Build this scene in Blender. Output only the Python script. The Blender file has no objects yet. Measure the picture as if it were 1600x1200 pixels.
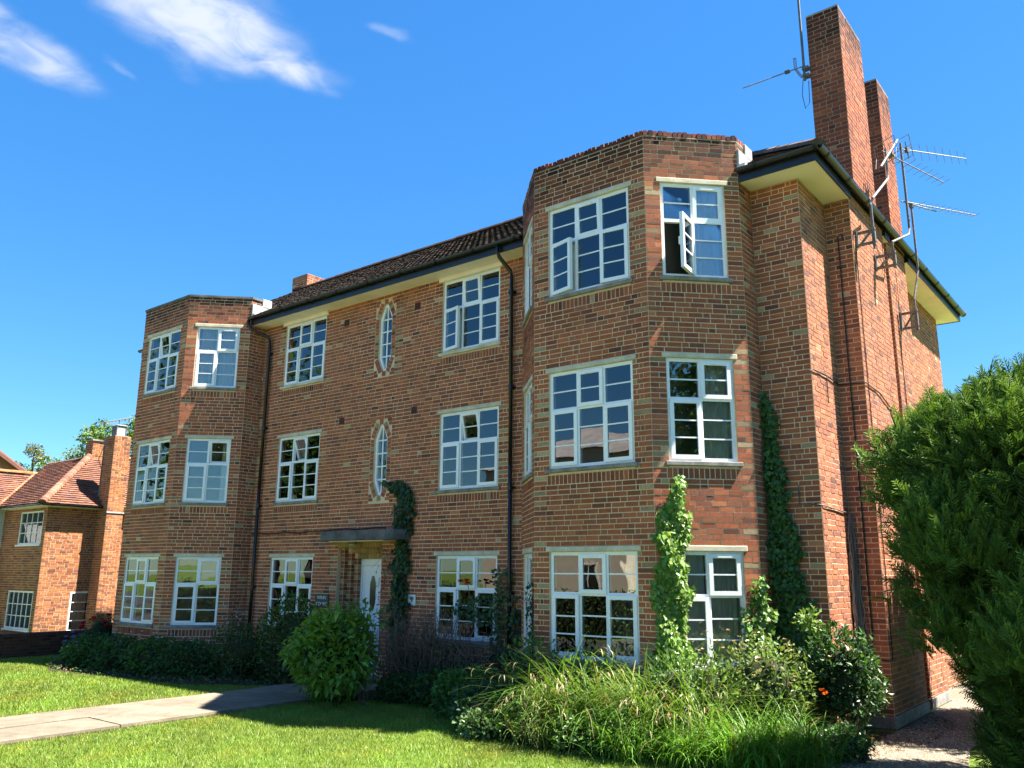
import bpy, math, random
import numpy as np
from mathutils import Matrix, Vector

rng = np.random.default_rng(7)
random.seed(7)
SC = bpy.context.scene
COL = SC.collection
A = np.array
R = math.radians

# ------------------------------------------------------------------ camera
CAM = A([3.87, -11.84, 2.1])
def cam_axes(pitch, yaw, roll):
    cy, sy, cp, sp = math.cos(yaw), math.sin(yaw), math.cos(pitch), math.sin(pitch)
    fwd = A([-sy*cp, cy*cp, sp]); right = A([cy, sy, 0.]); up = np.cross(right, fwd)
    cr, sr = math.cos(roll), math.sin(roll)
    return cr*right+sr*up, -sr*right+cr*up, fwd
CR, CU, CF = cam_axes(R(12.789), R(38.415), R(0.393))
cd = bpy.data.cameras.new('camera'); cam = bpy.data.objects.new('camera', cd); COL.objects.link(cam)
cd.sensor_width = 36.0; cd.lens = 1301.07/1600*36; cd.clip_start = 0.05; cd.clip_end = 3000
M = Matrix.Identity(4)
for i in range(3):
    M[i][0] = CR[i]; M[i][1] = CU[i]; M[i][2] = -CF[i]; M[i][3] = CAM[i]
cam.matrix_world = M
SC.camera = cam
def project(P):
    d = P-CAM; w = d@CF
    return 800+1301.07*(d@CR)/w, 600-1301.07*(d@CU)/w, w

# ------------------------------------------------------------------ sun, sky, exposure
SUN = A([.505, .31, 1.0]); SUN = SUN/np.linalg.norm(SUN)
SUN_STRENGTH = 5.0; SKY_STRENGTH = 0.0505; EXPOSURE = 2.32
SC.view_settings.view_transform = 'Standard'; SC.view_settings.look = 'None'
SC.view_settings.gamma = 1; SC.view_settings.use_curve_mapping = False
SC.view_settings.exposure = EXPOSURE
sl = bpy.data.lights.new('sun', 'SUN'); sl.energy = SUN_STRENGTH; sl.angle = R(0.53); sl.color = (1.0, .945, .86)
so = bpy.data.objects.new('sun', sl); COL.objects.link(so)
so.rotation_euler = Vector(SUN).to_track_quat('Z', 'Y').to_euler(); so.location = (20, 12, 40)

W = bpy.data.worlds.new('World'); SC.world = W; W.use_nodes = True
nt = W.node_tree; N = nt.nodes; L = nt.links; N.clear()
def nd(t, **k):
    n = N.new(t)
    for a, b in k.items(): setattr(n, a, b)
    return n
wo = nd('ShaderNodeOutputWorld'); bg = nd('ShaderNodeBackground'); L.new(bg.outputs[0], wo.inputs[0])
bg.inputs['Strength'].default_value = SKY_STRENGTH
sky = nd('ShaderNodeTexSky', sky_type='NISHITA', sun_disc=False)
sky.sun_elevation = math.asin(SUN[2]); sky.sun_rotation = math.atan2(SUN[0], SUN[1])
sky.air_density = 1.0; sky.dust_density = 0.2; sky.ozone_density = 2.2; sky.altitude = 50
hs = nd('ShaderNodeHueSaturation'); hs.inputs['Saturation'].default_value = 1.28; hs.inputs['Value'].default_value = 1.15
L.new(sky.outputs[0], hs.inputs['Color'])
tc = nd('ShaderNodeTexCoord'); sep = nd('ShaderNodeSeparateXYZ'); L.new(tc.outputs['Generated'], sep.inputs[0])
mx = nd('ShaderNodeMath', operation='MAXIMUM'); L.new(sep.outputs[2], mx.inputs[0]); mx.inputs[1].default_value = .05
dv = []
for k in (0, 1):
    m = nd('ShaderNodeMath', operation='DIVIDE'); L.new(sep.outputs[k], m.inputs[0]); L.new(mx.outputs[0], m.inputs[1]); dv.append(m)
cmb = nd('ShaderNodeCombineXYZ'); L.new(dv[0].outputs[0], cmb.inputs[0]); L.new(dv[1].outputs[0], cmb.inputs[1])
# cloud cover over the plane of the cloud layer: (centre, half sizes, turn)
BLOBS = [((-1.67, .55), (.085, .15), 18, 1.0), ((-1.60, .42), (.07, .09), 10, .9), ((-1.295, .70), (.150, .21), 10, 1.35),
         ((-1.30, .86), (.080, .14), -6, 1.0), ((-1.44, .74), (.045, .12), 15, .50), ((-1.56, .68), (.022, .05), 15, .48),
         ((-1.055, .935), (.022, .05), -6, .48), ((-1.18, .50), (.12, .16), 10, .9), ((-1.31, .98), (.025, .06), -5, .42),
         ((-.6, -.5), (.25, .3), 0, 1.0), ((.2, -.9), (.3, .2), 30, .9), ((-1.3, -1.1), (.3, .3), 0, 1.0), ((.9, -.1), (.2, .15), 0, .8)]
acc = None
warp = nd('ShaderNodeTexNoise'); warp.inputs['Scale'].default_value = 5.5; warp.inputs['Detail'].default_value = 5
L.new(cmb.outputs[0], warp.inputs['Vector'])
wsub = nd('ShaderNodeVectorMath', operation='MULTIPLY_ADD'); L.new(warp.outputs['Color'], wsub.inputs[0])
wsub.inputs[1].default_value = (.12, .13, 0); wsub.inputs[2].default_value = (-.06, -.065, 0)
wadd = nd('ShaderNodeVectorMath', operation='ADD'); L.new(cmb.outputs[0], wadd.inputs[0]); L.new(wsub.outputs[0], wadd.inputs[1])
for c, h, rot, amp in BLOBS:
    mp = nd('ShaderNodeMapping', vector_type='TEXTURE')
    mp.inputs['Location'].default_value = (c[0], c[1], 0); mp.inputs['Rotation'].default_value = (0, 0, R(rot)); mp.inputs['Scale'].default_value = (h[0], h[1], 1)
    L.new(wadd.outputs[0], mp.inputs[0])
    ln = nd('ShaderNodeVectorMath', operation='LENGTH'); L.new(mp.outputs[0], ln.inputs[0])
    mr = nd('ShaderNodeMapRange', interpolation_type='SMOOTHSTEP'); L.new(ln.outputs['Value'], mr.inputs[0])
    mr.inputs[1].default_value = 1.45; mr.inputs[2].default_value = .15; mr.inputs[3].default_value = 0; mr.inputs[4].default_value = amp
    if acc is None: acc = mr.outputs[0]
    else:
        a = nd('ShaderNodeMath', operation='MAXIMUM'); L.new(acc, a.inputs[0]); L.new(mr.outputs[0], a.inputs[1]); acc = a.outputs[0]
dn = nd('ShaderNodeTexNoise'); dn.inputs['Scale'].default_value = 9; dn.inputs['Detail'].default_value = 8; dn.inputs['Roughness'].default_value = .55; dn.inputs['Distortion'].default_value = .6
mp2 = nd('ShaderNodeMapping'); mp2.inputs['Scale'].default_value = (1.1, .95, 1); mp2.inputs['Rotation'].default_value = (0, 0, R(-15)); L.new(cmb.outputs[0], mp2.inputs[0]); L.new(mp2.outputs[0], dn.inputs['Vector'])
nm = nd('ShaderNodeMapRange'); L.new(dn.outputs[0], nm.inputs[0]); nm.inputs[1].default_value = .3; nm.inputs[2].default_value = .68; nm.inputs[3].default_value = .40; nm.inputs[4].default_value = 1.15
den = nd('ShaderNodeMath', operation='MULTIPLY'); L.new(acc, den.inputs[0]); L.new(nm.outputs[0], den.inputs[1])
dens = nd('ShaderNodeMapRange', interpolation_type='SMOOTHSTEP'); L.new(den.outputs[0], dens.inputs[0]); dens.inputs[1].default_value = .05; dens.inputs[2].default_value = 1.25; dens.inputs[3].default_value = 0; dens.inputs[4].default_value = .88
mixc = nd('ShaderNodeMix', data_type='RGBA'); L.new(dens.outputs[0], mixc.inputs[0]); sb = nd('ShaderNodeSeparateColor'); L.new(hs.outputs[0], sb.inputs[0])
dvb = nd('ShaderNodeMath', operation='DIVIDE'); L.new(sb.outputs[2], dvb.inputs[0]); dvb.inputs[1].default_value = 3.95
pw = nd('ShaderNodeMath', operation='POWER'); L.new(dvb.outputs[0], pw.inputs[0]); pw.inputs[1].default_value = -.42
fl = nd('ShaderNodeVectorMath', operation='SCALE'); L.new(hs.outputs[0], fl.inputs[0]); L.new(pw.outputs[0], fl.inputs['Scale'])
tn = nd('ShaderNodeVectorMath', operation='MULTIPLY'); tn.inputs[1].default_value = (.60, .865, .97); L.new(fl.outputs[0], tn.inputs[0]); L.new(tn.outputs[0], mixc.inputs[6])
mixc.inputs[7].default_value = (3.75, 4.0, 4.4, 1)
L.new(mixc.outputs[2], bg.inputs[0])

# ------------------------------------------------------------------ materials
def mat(name, col=(.5, .5, .5), rough=.7, attr=False, noise=None, bump=None, spec=.5, trans=0, metal=0, coat=0):
    m = bpy.data.materials.new(name); m.use_nodes = True
    n = m.node_tree.nodes; l = m.node_tree.links
    b = n['Principled BSDF']; b.inputs['Roughness'].default_value = rough; b.inputs['Specular IOR Level'].default_value = spec
    b.inputs['Metallic'].default_value = metal
    if coat: b.inputs['Coat Weight'].default_value = coat
    if attr:
        at = n.new('ShaderNodeAttribute'); at.attribute_name = 'col'; src = at.outputs['Color']
    else:
        rg = n.new('ShaderNodeRGB'); rg.outputs[0].default_value = (*col, 1); src = rg.outputs[0]
    co = n.new('ShaderNodeTexCoord')
    if noise:
        for sc, lo, hi in noise:
            tx = n.new('ShaderNodeTexNoise'); tx.inputs['Scale'].default_value = sc; tx.inputs['Detail'].default_value = 4
            l.new(co.outputs['Object'], tx.inputs['Vector'])
            mr = n.new('ShaderNodeMapRange'); l.new(tx.outputs[0], mr.inputs[0]); mr.inputs[1].default_value = .3; mr.inputs[2].default_value = .7
            mr.inputs[3].default_value = lo; mr.inputs[4].default_value = hi
            vm = n.new('ShaderNodeVectorMath'); vm.operation = 'SCALE'; l.new(src, vm.inputs[0]); l.new(mr.outputs[0], vm.inputs['Scale']); src = vm.outputs[0]
    l.new(src, b.inputs['Base Color'])
    if bump:
        tx = n.new('ShaderNodeTexNoise'); tx.inputs['Scale'].default_value = bump[0]; tx.inputs['Detail'].default_value = 5
        l.new(co.outputs['Object'], tx.inputs['Vector'])
        bp = n.new('ShaderNodeBump'); bp.inputs['Strength'].default_value = bump[1]; bp.inputs['Distance'].default_value = bump[2]
        l.new(tx.outputs[0], bp.inputs['Height']); l.new(bp.outputs[0], b.inputs['Normal'])
    if trans:
        tr = n.new('ShaderNodeBsdfTranslucent'); vm = n.new('ShaderNodeVectorMath'); vm.operation = 'MULTIPLY'; l.new(src, vm.inputs[0]); vm.inputs[1].default_value = (1.25, 1.2, .5)
        l.new(vm.outputs[0], tr.inputs[0])
        ms = n.new('ShaderNodeMixShader'); ms.inputs[0].default_value = trans
        l.new(b.outputs[0], ms.inputs[1]); l.new(tr.outputs[0], ms.inputs[2])
        l.new(ms.outputs[0], n['Material Output'].inputs[0])
    return m
MT = {}
MT['brick'] = mat('brick', attr=True, rough=.86, noise=[(55, .78, 1.2), (9, .9, 1.1), (.9, .88, 1.1)], bump=(90, .35, .003), spec=.25)
MT['mortar'] = mat('mortar', (.74, .54, .35), .95, noise=[(1.1, .8, 1.15), (30, .8, 1.1)], bump=(60, .4, .003), spec=.1)
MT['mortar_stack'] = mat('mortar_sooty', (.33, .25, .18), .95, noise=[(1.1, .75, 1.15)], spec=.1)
MT['mortar_house'] = mat('mortar_orange', (.52, .37, .23), .95, noise=[(1.1, .8, 1.15)], spec=.1)
MT['mortar_dark'] = mat('mortar_dark', (.10, .075, .06), .95, noise=[(2, .7, 1.2)], spec=.1)
MT['mortar_grey'] = mat('mortar_grey', (.40, .36, .31), .95, noise=[(1.1, .75, 1.15)], spec=.1)
MT['upvc'] = mat('white_upvc', (.86, .86, .86), .28, noise=[(3, .95, 1.02)])
MT['paint'] = mat('white_paint', (.74, .73, .70), .5, noise=[(6, .9, 1.03)])
MT['stone'] = mat('lintel_stone', (.60, .53, .39), .85, noise=[(4, .75, 1.12), (40, .88, 1.1)], bump=(50, .3, .004))
MT['sill'] = mat('sill_stone', (.23, .215, .19), .8, noise=[(5, .6, 1.3), (40, .85, 1.15)], bump=(50, .3, .004))
MT['canopy'] = mat('canopy_concrete', (.10, .098, .096), .85, noise=[(3, .55, 1.5), (20, .8, 1.2)], bump=(40, .4, .006))
MT['tile'] = mat('roof_tile', attr=True, rough=.9, noise=[(25, .75, 1.25), (1.2, .8, 1.2)], bump=(60, .4, .004), spec=.2)
MT['black'] = mat('black_gloss', (.012, .012, .013), .32, noise=[(4, .8, 1.4)])
MT['soffit'] = mat('soffit_cream', (.95, .80, .70), .7, noise=[(2, .88, 1.05)])
MT['lead'] = mat('lead_flashing', (.36, .35, .335), .6, noise=[(9, .6, 1.2)], bump=(15, .5, .01))
MT['leaf'] = mat('leaf', attr=True, rough=.42, trans=.32, spec=.45)
MT['leafd'] = mat('leaf_matt', attr=True, rough=.62, trans=.25, spec=.3)
MT['blade'] = mat('grass_blade', attr=True, rough=.5, trans=.35, spec=.35)
MT['bark'] = mat('bark', (.085, .062, .045), .9, noise=[(12, .6, 1.4)], bump=(25, .6, .01))
MT['twig'] = mat('dry_twig', attr=True, rough=.85, spec=.2)
MT['petal'] = mat('petal', attr=True, rough=.6, trans=.3, spec=.3)
MT['metal'] = mat('aerial_metal', (.20, .20, .205), .5, metal=.6, noise=[(14, .6, 1.2)])
MT['rust'] = mat('weathered_steel', (.19, .175, .155), .6, metal=.4, noise=[(20, .5, 1.2)])
MT['mast'] = mat('dark_mast', (.10, .095, .09), .6, noise=[(10, .6, 1.4)])
MT['cable'] = mat('cable_black', (.012, .012, .012), .6)
MT['room'] = mat('room_plaster', (.17, .15, .125), .9, noise=[(2, .8, 1.1)])
MT['curtain'] = mat('curtain_cloth', (.86, .84, .80), .9, trans=.3, noise=[(3, .85, 1.05)])
MT['curtain_grey'] = mat('curtain_cloth_grey', (.74, .78, .73), .9, trans=.3, noise=[(3, .85, 1.1)])
MT['soil'] = mat('soil', (.055, .04, .028), .95, noise=[(3, .6, 1.4), (40, .6, 1.4)], bump=(30, .9, .03), spec=.1)
MT['gravel'] = mat('gravel', (.22, .185, .135), .95, noise=[(120, .5, 1.3), (2, .8, 1.1)], bump=(110, .9, .02), spec=.15)
MT['pebble'] = mat('pebble', attr=True, rough=.85, spec=.25)
MT['slab'] = mat('paving_concrete', attr=True, rough=.9, noise=[(1.4, .72, 1.15), (6, .82, 1.1), (45, .8, 1.14)], bump=(70, .35, .004), spec=.2)
MT['slabbase'] = mat('path_bed', (.07, .06, .05), .95, noise=[(30, .6, 1.3)])
MT['asphalt'] = mat('asphalt', (.055, .054, .052), .9, noise=[(2, .8, 1.2), (60, .7, 1.3)], bump=(80, .5, .01))
MT['lawn'] = mat('lawn_turf', (.10, .15, .025), .9, noise=[(.7, .8, 1.2), (4, .8, 1.2), (60, .6, 1.35)], bump=(90, .8, .03), spec=.1)
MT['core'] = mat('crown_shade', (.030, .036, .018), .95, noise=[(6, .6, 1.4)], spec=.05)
MT['render'] = mat('cream_render', (.66, .56, .40), .9, noise=[(2, .9, 1.05)])
MT['sign'] = mat('slate_sign', (.012, .016, .018), .35, noise=[(8, .8, 1.3)])
MT['ink'] = mat('sign_lettering', (.75, .75, .72), .6)
MT['green'] = mat('sign_green', (.04, .16, .07), .6)
MT['lampglass'] = mat('lamp_glass', (.35, .33, .25), .3)
def glass(name, ior, tint, wob):
    m = bpy.data.materials.new(name); m.use_nodes = True; n = m.node_tree.nodes; l = m.node_tree.links
    n.remove(n['Principled BSDF'])
    fr = n.new('ShaderNodeFresnel'); fr.inputs['IOR'].default_value = ior
    tr = n.new('ShaderNodeBsdfTransparent'); tr.inputs[0].default_value = (*tint, 1)
    gl = n.new('ShaderNodeBsdfGlossy'); gl.inputs['Roughness'].default_value = 0.0; gl.inputs[0].default_value = (1, 1, 1, 1)
    co = n.new('ShaderNodeTexCoord'); tx = n.new('ShaderNodeTexNoise'); tx.inputs['Scale'].default_value = 2.6; tx.inputs['Detail'].default_value = 1
    l.new(co.outputs['Object'], tx.inputs['Vector'])
    bp = n.new('ShaderNodeBump'); bp.inputs['Strength'].default_value = wob; bp.inputs['Distance'].default_value = .02; l.new(tx.outputs[0], bp.inputs['Height'])
    l.new(bp.outputs[0], gl.inputs['Normal'])
    ms = n.new('ShaderNodeMixShader'); l.new(fr.outputs[0], ms.inputs[0]); l.new(tr.outputs[0], ms.inputs[1]); l.new(gl.outputs[0], ms.inputs[2])
    l.new(ms.outputs[0], n['Material Output'].inputs[0]); return m
MT['glass'] = glass('window_glass', 1.95, (.955, .975, .97), .05)
MT['doorglass'] = mat('door_glass', (.03, .028, .02), .12, spec=.6)

# ------------------------------------------------------------------ object helpers
WL = {}
def world_loc(o):
    return WL.get(o.name, A([0., 0., 0.])) if o else A([0., 0., 0.])
def tag(o, label=None, cat=None, group=None, kind=None):
    if label: o['label'] = label
    if cat: o['category'] = cat
    if group: o['group'] = group
    if kind: o['kind'] = kind
    return o
def thing(name, label, cat, loc=(0, 0, 0), group=None):
    o = bpy.data.objects.new(name, None); COL.objects.link(o); o.location = loc; o.empty_display_size = .2
    WL[o.name] = A(loc, dtype=float)
    return tag(o, label, cat, group)
def link_mesh(name, me, m, parent, kind=None, smooth=False):
    me.materials.append(MT[m])
    o = bpy.data.objects.new(name, me); COL.objects.link(o)
    if parent is not None: o.parent = parent
    WL[o.name] = world_loc(parent)
    if kind: o['kind'] = kind
    if smooth: me.polygons.foreach_set('use_smooth', np.ones(len(me.polygons), dtype=bool))
    return o
def mesh_arrays(name, V, F, cols=None):
    """V (n,3); F (m,k) all faces of k corners."""
    me = bpy.data.meshes.new(name); V = np.ascontiguousarray(V, dtype=np.float32); F = np.ascontiguousarray(F, dtype=np.int32)
    m, k = F.shape
    me.vertices.add(len(V)); me.vertices.foreach_set('co', V.ravel())
    me.loops.add(m*k); me.loops.foreach_set('vertex_index', F.ravel())
    me.polygons.add(m); me.polygons.foreach_set('loop_start', np.arange(0, m*k, k, dtype=np.int32))
    me.polygons.foreach_set('use_smooth', np.zeros(m, dtype=bool)); me.update(calc_edges=True)
    if cols is not None:
        at = me.attributes.new('col', 'FLOAT_COLOR', 'FACE')
        c = np.ones((m, 4), dtype=np.float32); c[:, :3] = cols; at.data.foreach_set('color', c.ravel())
    return me
def obj_arrays(name, V, F, m, parent=None, cols=None, kind=None, smooth=False):
    return link_mesh(name, mesh_arrays(name, A(V)-world_loc(parent), F, cols), m, parent, kind, smooth)
class MB:
    def __init__(s): s.V = []; s.F = []; s.C = []; s.n = 0
    def add(s, V, F, c=None):
        s.V.extend([tuple(v) for v in V]); s.F.extend([tuple(i+s.n for i in f) for f in F]); s.n += len(V)
        s.C.extend([c if c is not None else (.5, .5, .5)]*len(F)); return s
    def obox(s, c, a, b, n, c_=None):
        """box: centre c, half vectors a, b, n"""
        c, a, b, n = map(lambda q: A(q, dtype=float), (c, a, b, n))
        V = [c+i*a+j*b+k*n for i, j, k in ((-1,-1,-1),(1,-1,-1),(1,1,-1),(-1,1,-1),(-1,-1,1),(1,-1,1),(1,1,1),(-1,1,1))]
        return s.add(V, [(0,3,2,1),(4,5,6,7),(0,1,5,4),(1,2,6,5),(2,3,7,6),(3,0,4,7)], c_)
    def box(s, x0, x1, y0, y1, z0, z1, c=None):
        return s.obox(((x0+x1)/2, (y0+y1)/2, (z0+z1)/2), ((x1-x0)/2, 0, 0), (0, (y1-y0)/2, 0), (0, 0, (z1-z0)/2), c)
    def tube(s, pts, r, k=6, c=None, cap=True):
        pts = [A(p, dtype=float) for p in pts]; n = len(pts); rr = r if hasattr(r, '__len__') else [r]*n
        V = []
        for i, p in enumerate(pts):
            t = pts[min(i+1, n-1)]-pts[max(i-1, 0)]; t = t/(np.linalg.norm(t)+1e-9)
            u = np.cross(t, (0, 0, 1)) if abs(t[2]) < .95 else np.cross(t, (1, 0, 0)); u /= np.linalg.norm(u); w = np.cross(u, t)
            for j in range(k):
                a = 2*math.pi*j/k; V.append(p+rr[i]*(math.cos(a)*u+math.sin(a)*w))
        F = [(i*k+j, i*k+(j+1) % k, (i+1)*k+(j+1) % k, (i+1)*k+j) for i in range(n-1) for j in range(k)]
        if cap: F += [tuple(range(k-1, -1, -1)), tuple((n-1)*k+j for j in range(k))]
        return s.add(V, F, c)
    def prism(s, poly, up, c=None):
        """polygon extruded by vector up"""
        n = len(poly); up = A(up, dtype=float); V = [A(p, dtype=float) for p in poly]+[A(p, dtype=float)+up for p in poly]
        return s.add(V, [tuple(range(n-1, -1, -1)), tuple(range(n, 2*n))]+[(i, (i+1) % n, n+(i+1) % n, n+i) for i in range(n)], c)
    def build(s, name, m, parent=None, kind=None, smooth=False, bevel=0):
        off = world_loc(parent); me = bpy.data.meshes.new(name)
        me.from_pydata([tuple(A(v)-off) for v in s.V], [], s.F); me.update()
        at = me.attributes.new('col', 'FLOAT_COLOR', 'FACE'); c = np.ones((len(s.F), 4), dtype=np.float32); c[:, :3] = A(s.C); at.data.foreach_set('color', c.ravel())
        o = link_mesh(name, me, m, parent, kind, smooth)
        if bevel:
            b = o.modifiers.new('bevel', 'BEVEL'); b.width = bevel; b.segments = 1
        return o

# ------------------------------------------------------------------ bricks
ROW = .0764; ROW0 = 2.49-32*ROW
BRICKS = {}      # accumulator name -> list of (centre, a, b, n, colour, parent wall name)
PAL_FLAT = A([(.215,.088,.050),(.25,.105,.058),(.175,.075,.050),(.135,.062,.046),(.28,.125,.066),(.20,.095,.058),(.235,.095,.05),(.085,.047,.040),(.30,.145,.08)])
PAL_FLAT = PAL_FLAT*A([1.58, 1.16, .96])
PW_FLAT = A([.25,.19,.16,.065,.05,.13,.13,.015,.012]); PW_FLAT = PW_FLAT/PW_FLAT.sum()
PAL_HOUSE = A([(.30,.115,.046),(.26,.095,.042),(.34,.14,.052),(.20,.075,.04),(.145,.062,.04)])
PW_HOUSE = A([.34,.26,.16,.16,.08])
BUFF = A([(.46,.32,.17),(.42,.30,.17),(.38,.24,.12),(.45,.34,.20)])
def pick(style):
    if style == 'house': c = PAL_HOUSE[rng.choice(5, p=PW_HOUSE)]
    else:
        if rng.random() < (.010 if style == 'flat' else .003): c = BUFF[rng.integers(4)]
        else: c = PAL_FLAT[rng.choice(9, p=PW_FLAT)]
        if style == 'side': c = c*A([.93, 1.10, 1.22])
        if style in ('stack', 'stacklit'): c = c*(A([.62, .56, .6]) if style == 'stack' else A([.80, .78, .8]))  # soot-dark stack brick; stacklit paints the sunlit face lighter than the others
    return c*rng.uniform(.9, 1.1)
def add_brick(accn, T, u0, u1, z0, z1, col, wall, proud=.0, g=.0074, depth=.014):
    """T maps (u,z,out)->world; brick between u0..u1, z0..z1 less the joint"""
    u0 += g; u1 -= g; z0 += g; z1 -= g
    if u1-u0 < .012 or z1-z0 < .012: return
    o = proud+rng.uniform(-.002, .002)
    BRICKS.setdefault(accn, []).append((T(u0, z0, o), T(u1, z0, o), T(u1, z1, o), T(u0, z1, o), T(u0, z0, o-depth), T(u1, z0, o-depth), T(u1, z1, o-depth), T(u0, z1, o-depth), col, wall))
def frame(P0, P1):
    P0 = A([P0[0], P0[1], 0.]); P1 = A([P1[0], P1[1], 0.]); d = P1-P0; Ln = np.linalg.norm(d); d = d/Ln; n = A([d[1], -d[0], 0.])
    Z = A([0., 0., 1.])
    return (lambda u, z, o: P0+d*u+Z*z+n*o), Ln, d, n
def wall(parent, name, P0, P1, z0, z1, holes=(), accn='flats', style='flat', quoin=(1, 1), mort='mortar', soot=None, bricks=True, bond=3, jamb=.13):
    """vertical wall face seen with P0 on the left; holes (u0,u1,z0,z1[,soldiers below])"""
    T, Ln, d, n = frame(P0, P1)
    us = sorted({0, Ln, *[h[0] for h in holes], *[h[1] for h in holes]}); zs = sorted({z0, z1, *[max(z0, h[2]) for h in holes], *[h[3] for h in holes]})
    mb = MB(); md = -.005
    for i in range(len(us)-1):
        for j in range(len(zs)-1):
            uc, zc = (us[i]+us[i+1])/2, (zs[j]+zs[j+1])/2
            if any(h[0] < uc < h[1] and h[2] < zc < h[3] for h in holes): continue
            mb.add([T(us[i], zs[j], md), T(us[i+1], zs[j], md), T(us[i+1], zs[j+1], md), T(us[i], zs[j+1], md)], [(0, 1, 2, 3)])
    for h in holes:
        a, b, c, e = h[:4]; D = -jamb
        for q in ([(a,c),(a,e)], [(b,e),(b,c)], [(a,e),(b,e)], [(b,c),(a,c)]):
            (p, q1), (p2, q2) = q
            mb.add([T(p, q1, md), T(p2, q2, md), T(p2, q2, D), T(p, q1, D)], [(0, 1, 2, 3)])
    w = mb.build(name, mort, parent)
    if not bricks: return w
    sold = [(h[0]-.04, h[1]+.04, h[2]-2*ROW, h[2]) for h in holes if len(h) > 4 and h[4]]
    for s in sold:
        k = int((s[1]-s[0])/.075); st = (s[1]-s[0])/k
        for i in range(k):
            add_brick(accn, T, s[0]+i*st, s[0]+(i+1)*st, s[2], s[3], pick(style)*A([.8, .78, .8]), w.name)
    allh = [tuple(h[:4]) for h in holes]+sold
    k0 = math.floor((z0-ROW0)/ROW)
    r = k0
    while ROW0+r*ROW < z1-.02:
        a, b = max(z0, ROW0+r*ROW), min(z1, ROW0+(r+1)*ROW); zc = (a+b)/2
        cuts = sorted([(h[0], h[1], h in holes or True) for h in allh if h[2]-.01 < zc < h[3]+.01])
        segs = []; cur = 0; lh = 'q'
        for h in cuts:
            issold = any(abs(h[0]-s[0]) < 1e-6 and s[2] < zc < s[3] for s in sold)
            if h[0] > cur+.01: segs.append((cur, h[0], lh, 's' if issold else 'h'))
            cur = max(cur, h[1]); lh = 's' if issold else 'h'
        if Ln > cur+.01: segs.append((cur, Ln, lh, 'q'))
        for (sa, sb, tl, tr) in segs:
            # sequence of stretchers and headers with a phase fixed to the wall
            ph = (r % 2)*.1125+((r//2) % 3)*.0375*(bond != 0)
            edges = []; u = -.9+ph; k = (r*5) % 7
            while u < Ln+.3:
                edges.append(u); wd = .225 if (bond == 0 or (k % (bond+1))) else .1125; u += wd; k += 1
            es = [sa]+[e for e in edges if sa+.05 < e < sb-.05]+[sb]
            if (tl == 'h' or (tl == 'q' and quoin[0])) and len(es) > 2:   # closer at the edge, alternate courses
                e0 = sa+(.1125 if r % 2 else .225); es = [sa]+([e0] if e0 < sb-.05 else [])+[e for e in es[1:-1] if e > e0+.05]+[sb]
            if (tr == 'h' or (tr == 'q' and quoin[1])) and len(es) > 2:
                e1 = sb-(.1125 if r % 2 else .225); es = [e for e in es[:-1] if e < e1-.05]+([e1] if e1 > sa+.05 else [])+[sb]
                if es[0] != sa: es = [sa]+es
            for i in range(len(es)-1):
                c = pick(style)
                edge = (i == 0 and tl in 'hq') or (i == len(es)-2 and tr in 'hq')
                if style == 'flat' and edge and r % 2 == 0 and rng.random() < (.34 if (tl == 'h' or tr == 'h') else .17): c = BUFF[rng.integers(4)]*rng.uniform(.62, .95)
                um = (es[i]+es[i+1])/2
                for s_ in sold:          # rain streaks below the sills, heavier under their ends
                    dz = s_[2]-zc
                    if 0 < dz < 1.0 and s_[0]-.12 < um < s_[1]+.12:
                        e_ = min(abs(um-s_[0]), abs(um-s_[1])); st_ = (.30*math.exp(-e_/.14)+.13)*math.exp(-dz/.42)*rng.uniform(.4, 1.5); c = c*(1-min(st_, .5))
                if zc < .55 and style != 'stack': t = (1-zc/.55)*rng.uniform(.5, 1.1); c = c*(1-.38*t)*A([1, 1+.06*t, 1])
                if soot:
                    zz, dep, amt = soot; t = (zz-zc)/dep+rng.normal()*.22
                    if t < 1: c = c*(1-amt*(1-max(t, 0)))*A([.93, .96, 1.0])
                add_brick(accn, T, es[i], es[i+1], a, b, c, w.name, proud=rng.uniform(-.001, .0025))
        r += 1
    return w
def flush_bricks(accn, parent, n_single, sel=None):
    B = BRICKS.pop(accn); V = A([b[:8] for b in B]); C_ = A([b[8] for b in B]); wn = [b[9] for b in B]
    order = np.zeros(len(B))
    if n_single:
        c = V[:, :4].mean(1); nrm = np.cross(V[:, 1]-V[:, 0], V[:, 3]-V[:, 0])
        X, Y, w = project(V[:, :4].reshape(-1, 3)); X = X.reshape(-1, 4); Y = Y.reshape(-1, 4)
        ar = .5*np.abs((X[:, 2]-X[:, 0])*(Y[:, 3]-Y[:, 1])-(X[:, 3]-X[:, 1])*(Y[:, 2]-Y[:, 0]))
        vis = (nrm*(CAM-c)).sum(1) > 0
        ok = vis & (X.min(1) > 0) & (X.max(1) < 1600) & (Y.min(1) > 0) & (Y.max(1) < 1200)
        if sel is not None: ok &= sel(c)
        order = np.where(ok, ar, 0)
    F = A([(0, 1, 2, 3), (4, 0, 3, 7), (1, 5, 6, 2), (3, 2, 6, 7), (4, 5, 1, 0)])
    idx = np.argsort(-order)[:n_single] if n_single else []
    idx = [i for i in idx if order[i] > 0]
    for i in idx:
        me = mesh_arrays('brick', V[i], F, np.repeat(C_[i][None], 5, 0)); link_mesh('brick', me, 'brick', bpy.data.objects[wn[i]])
    rest = np.setdiff1d(np.arange(len(B)), idx)
    Vr = V[rest].reshape(-1, 3); Fr = (F[None]+8*np.arange(len(rest))[:, None, None]).reshape(-1, 4)
    obj_arrays('brickwork', Vr, Fr, 'brick', parent, np.repeat(C_[rest], 5, 0), 'stuff')

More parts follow.
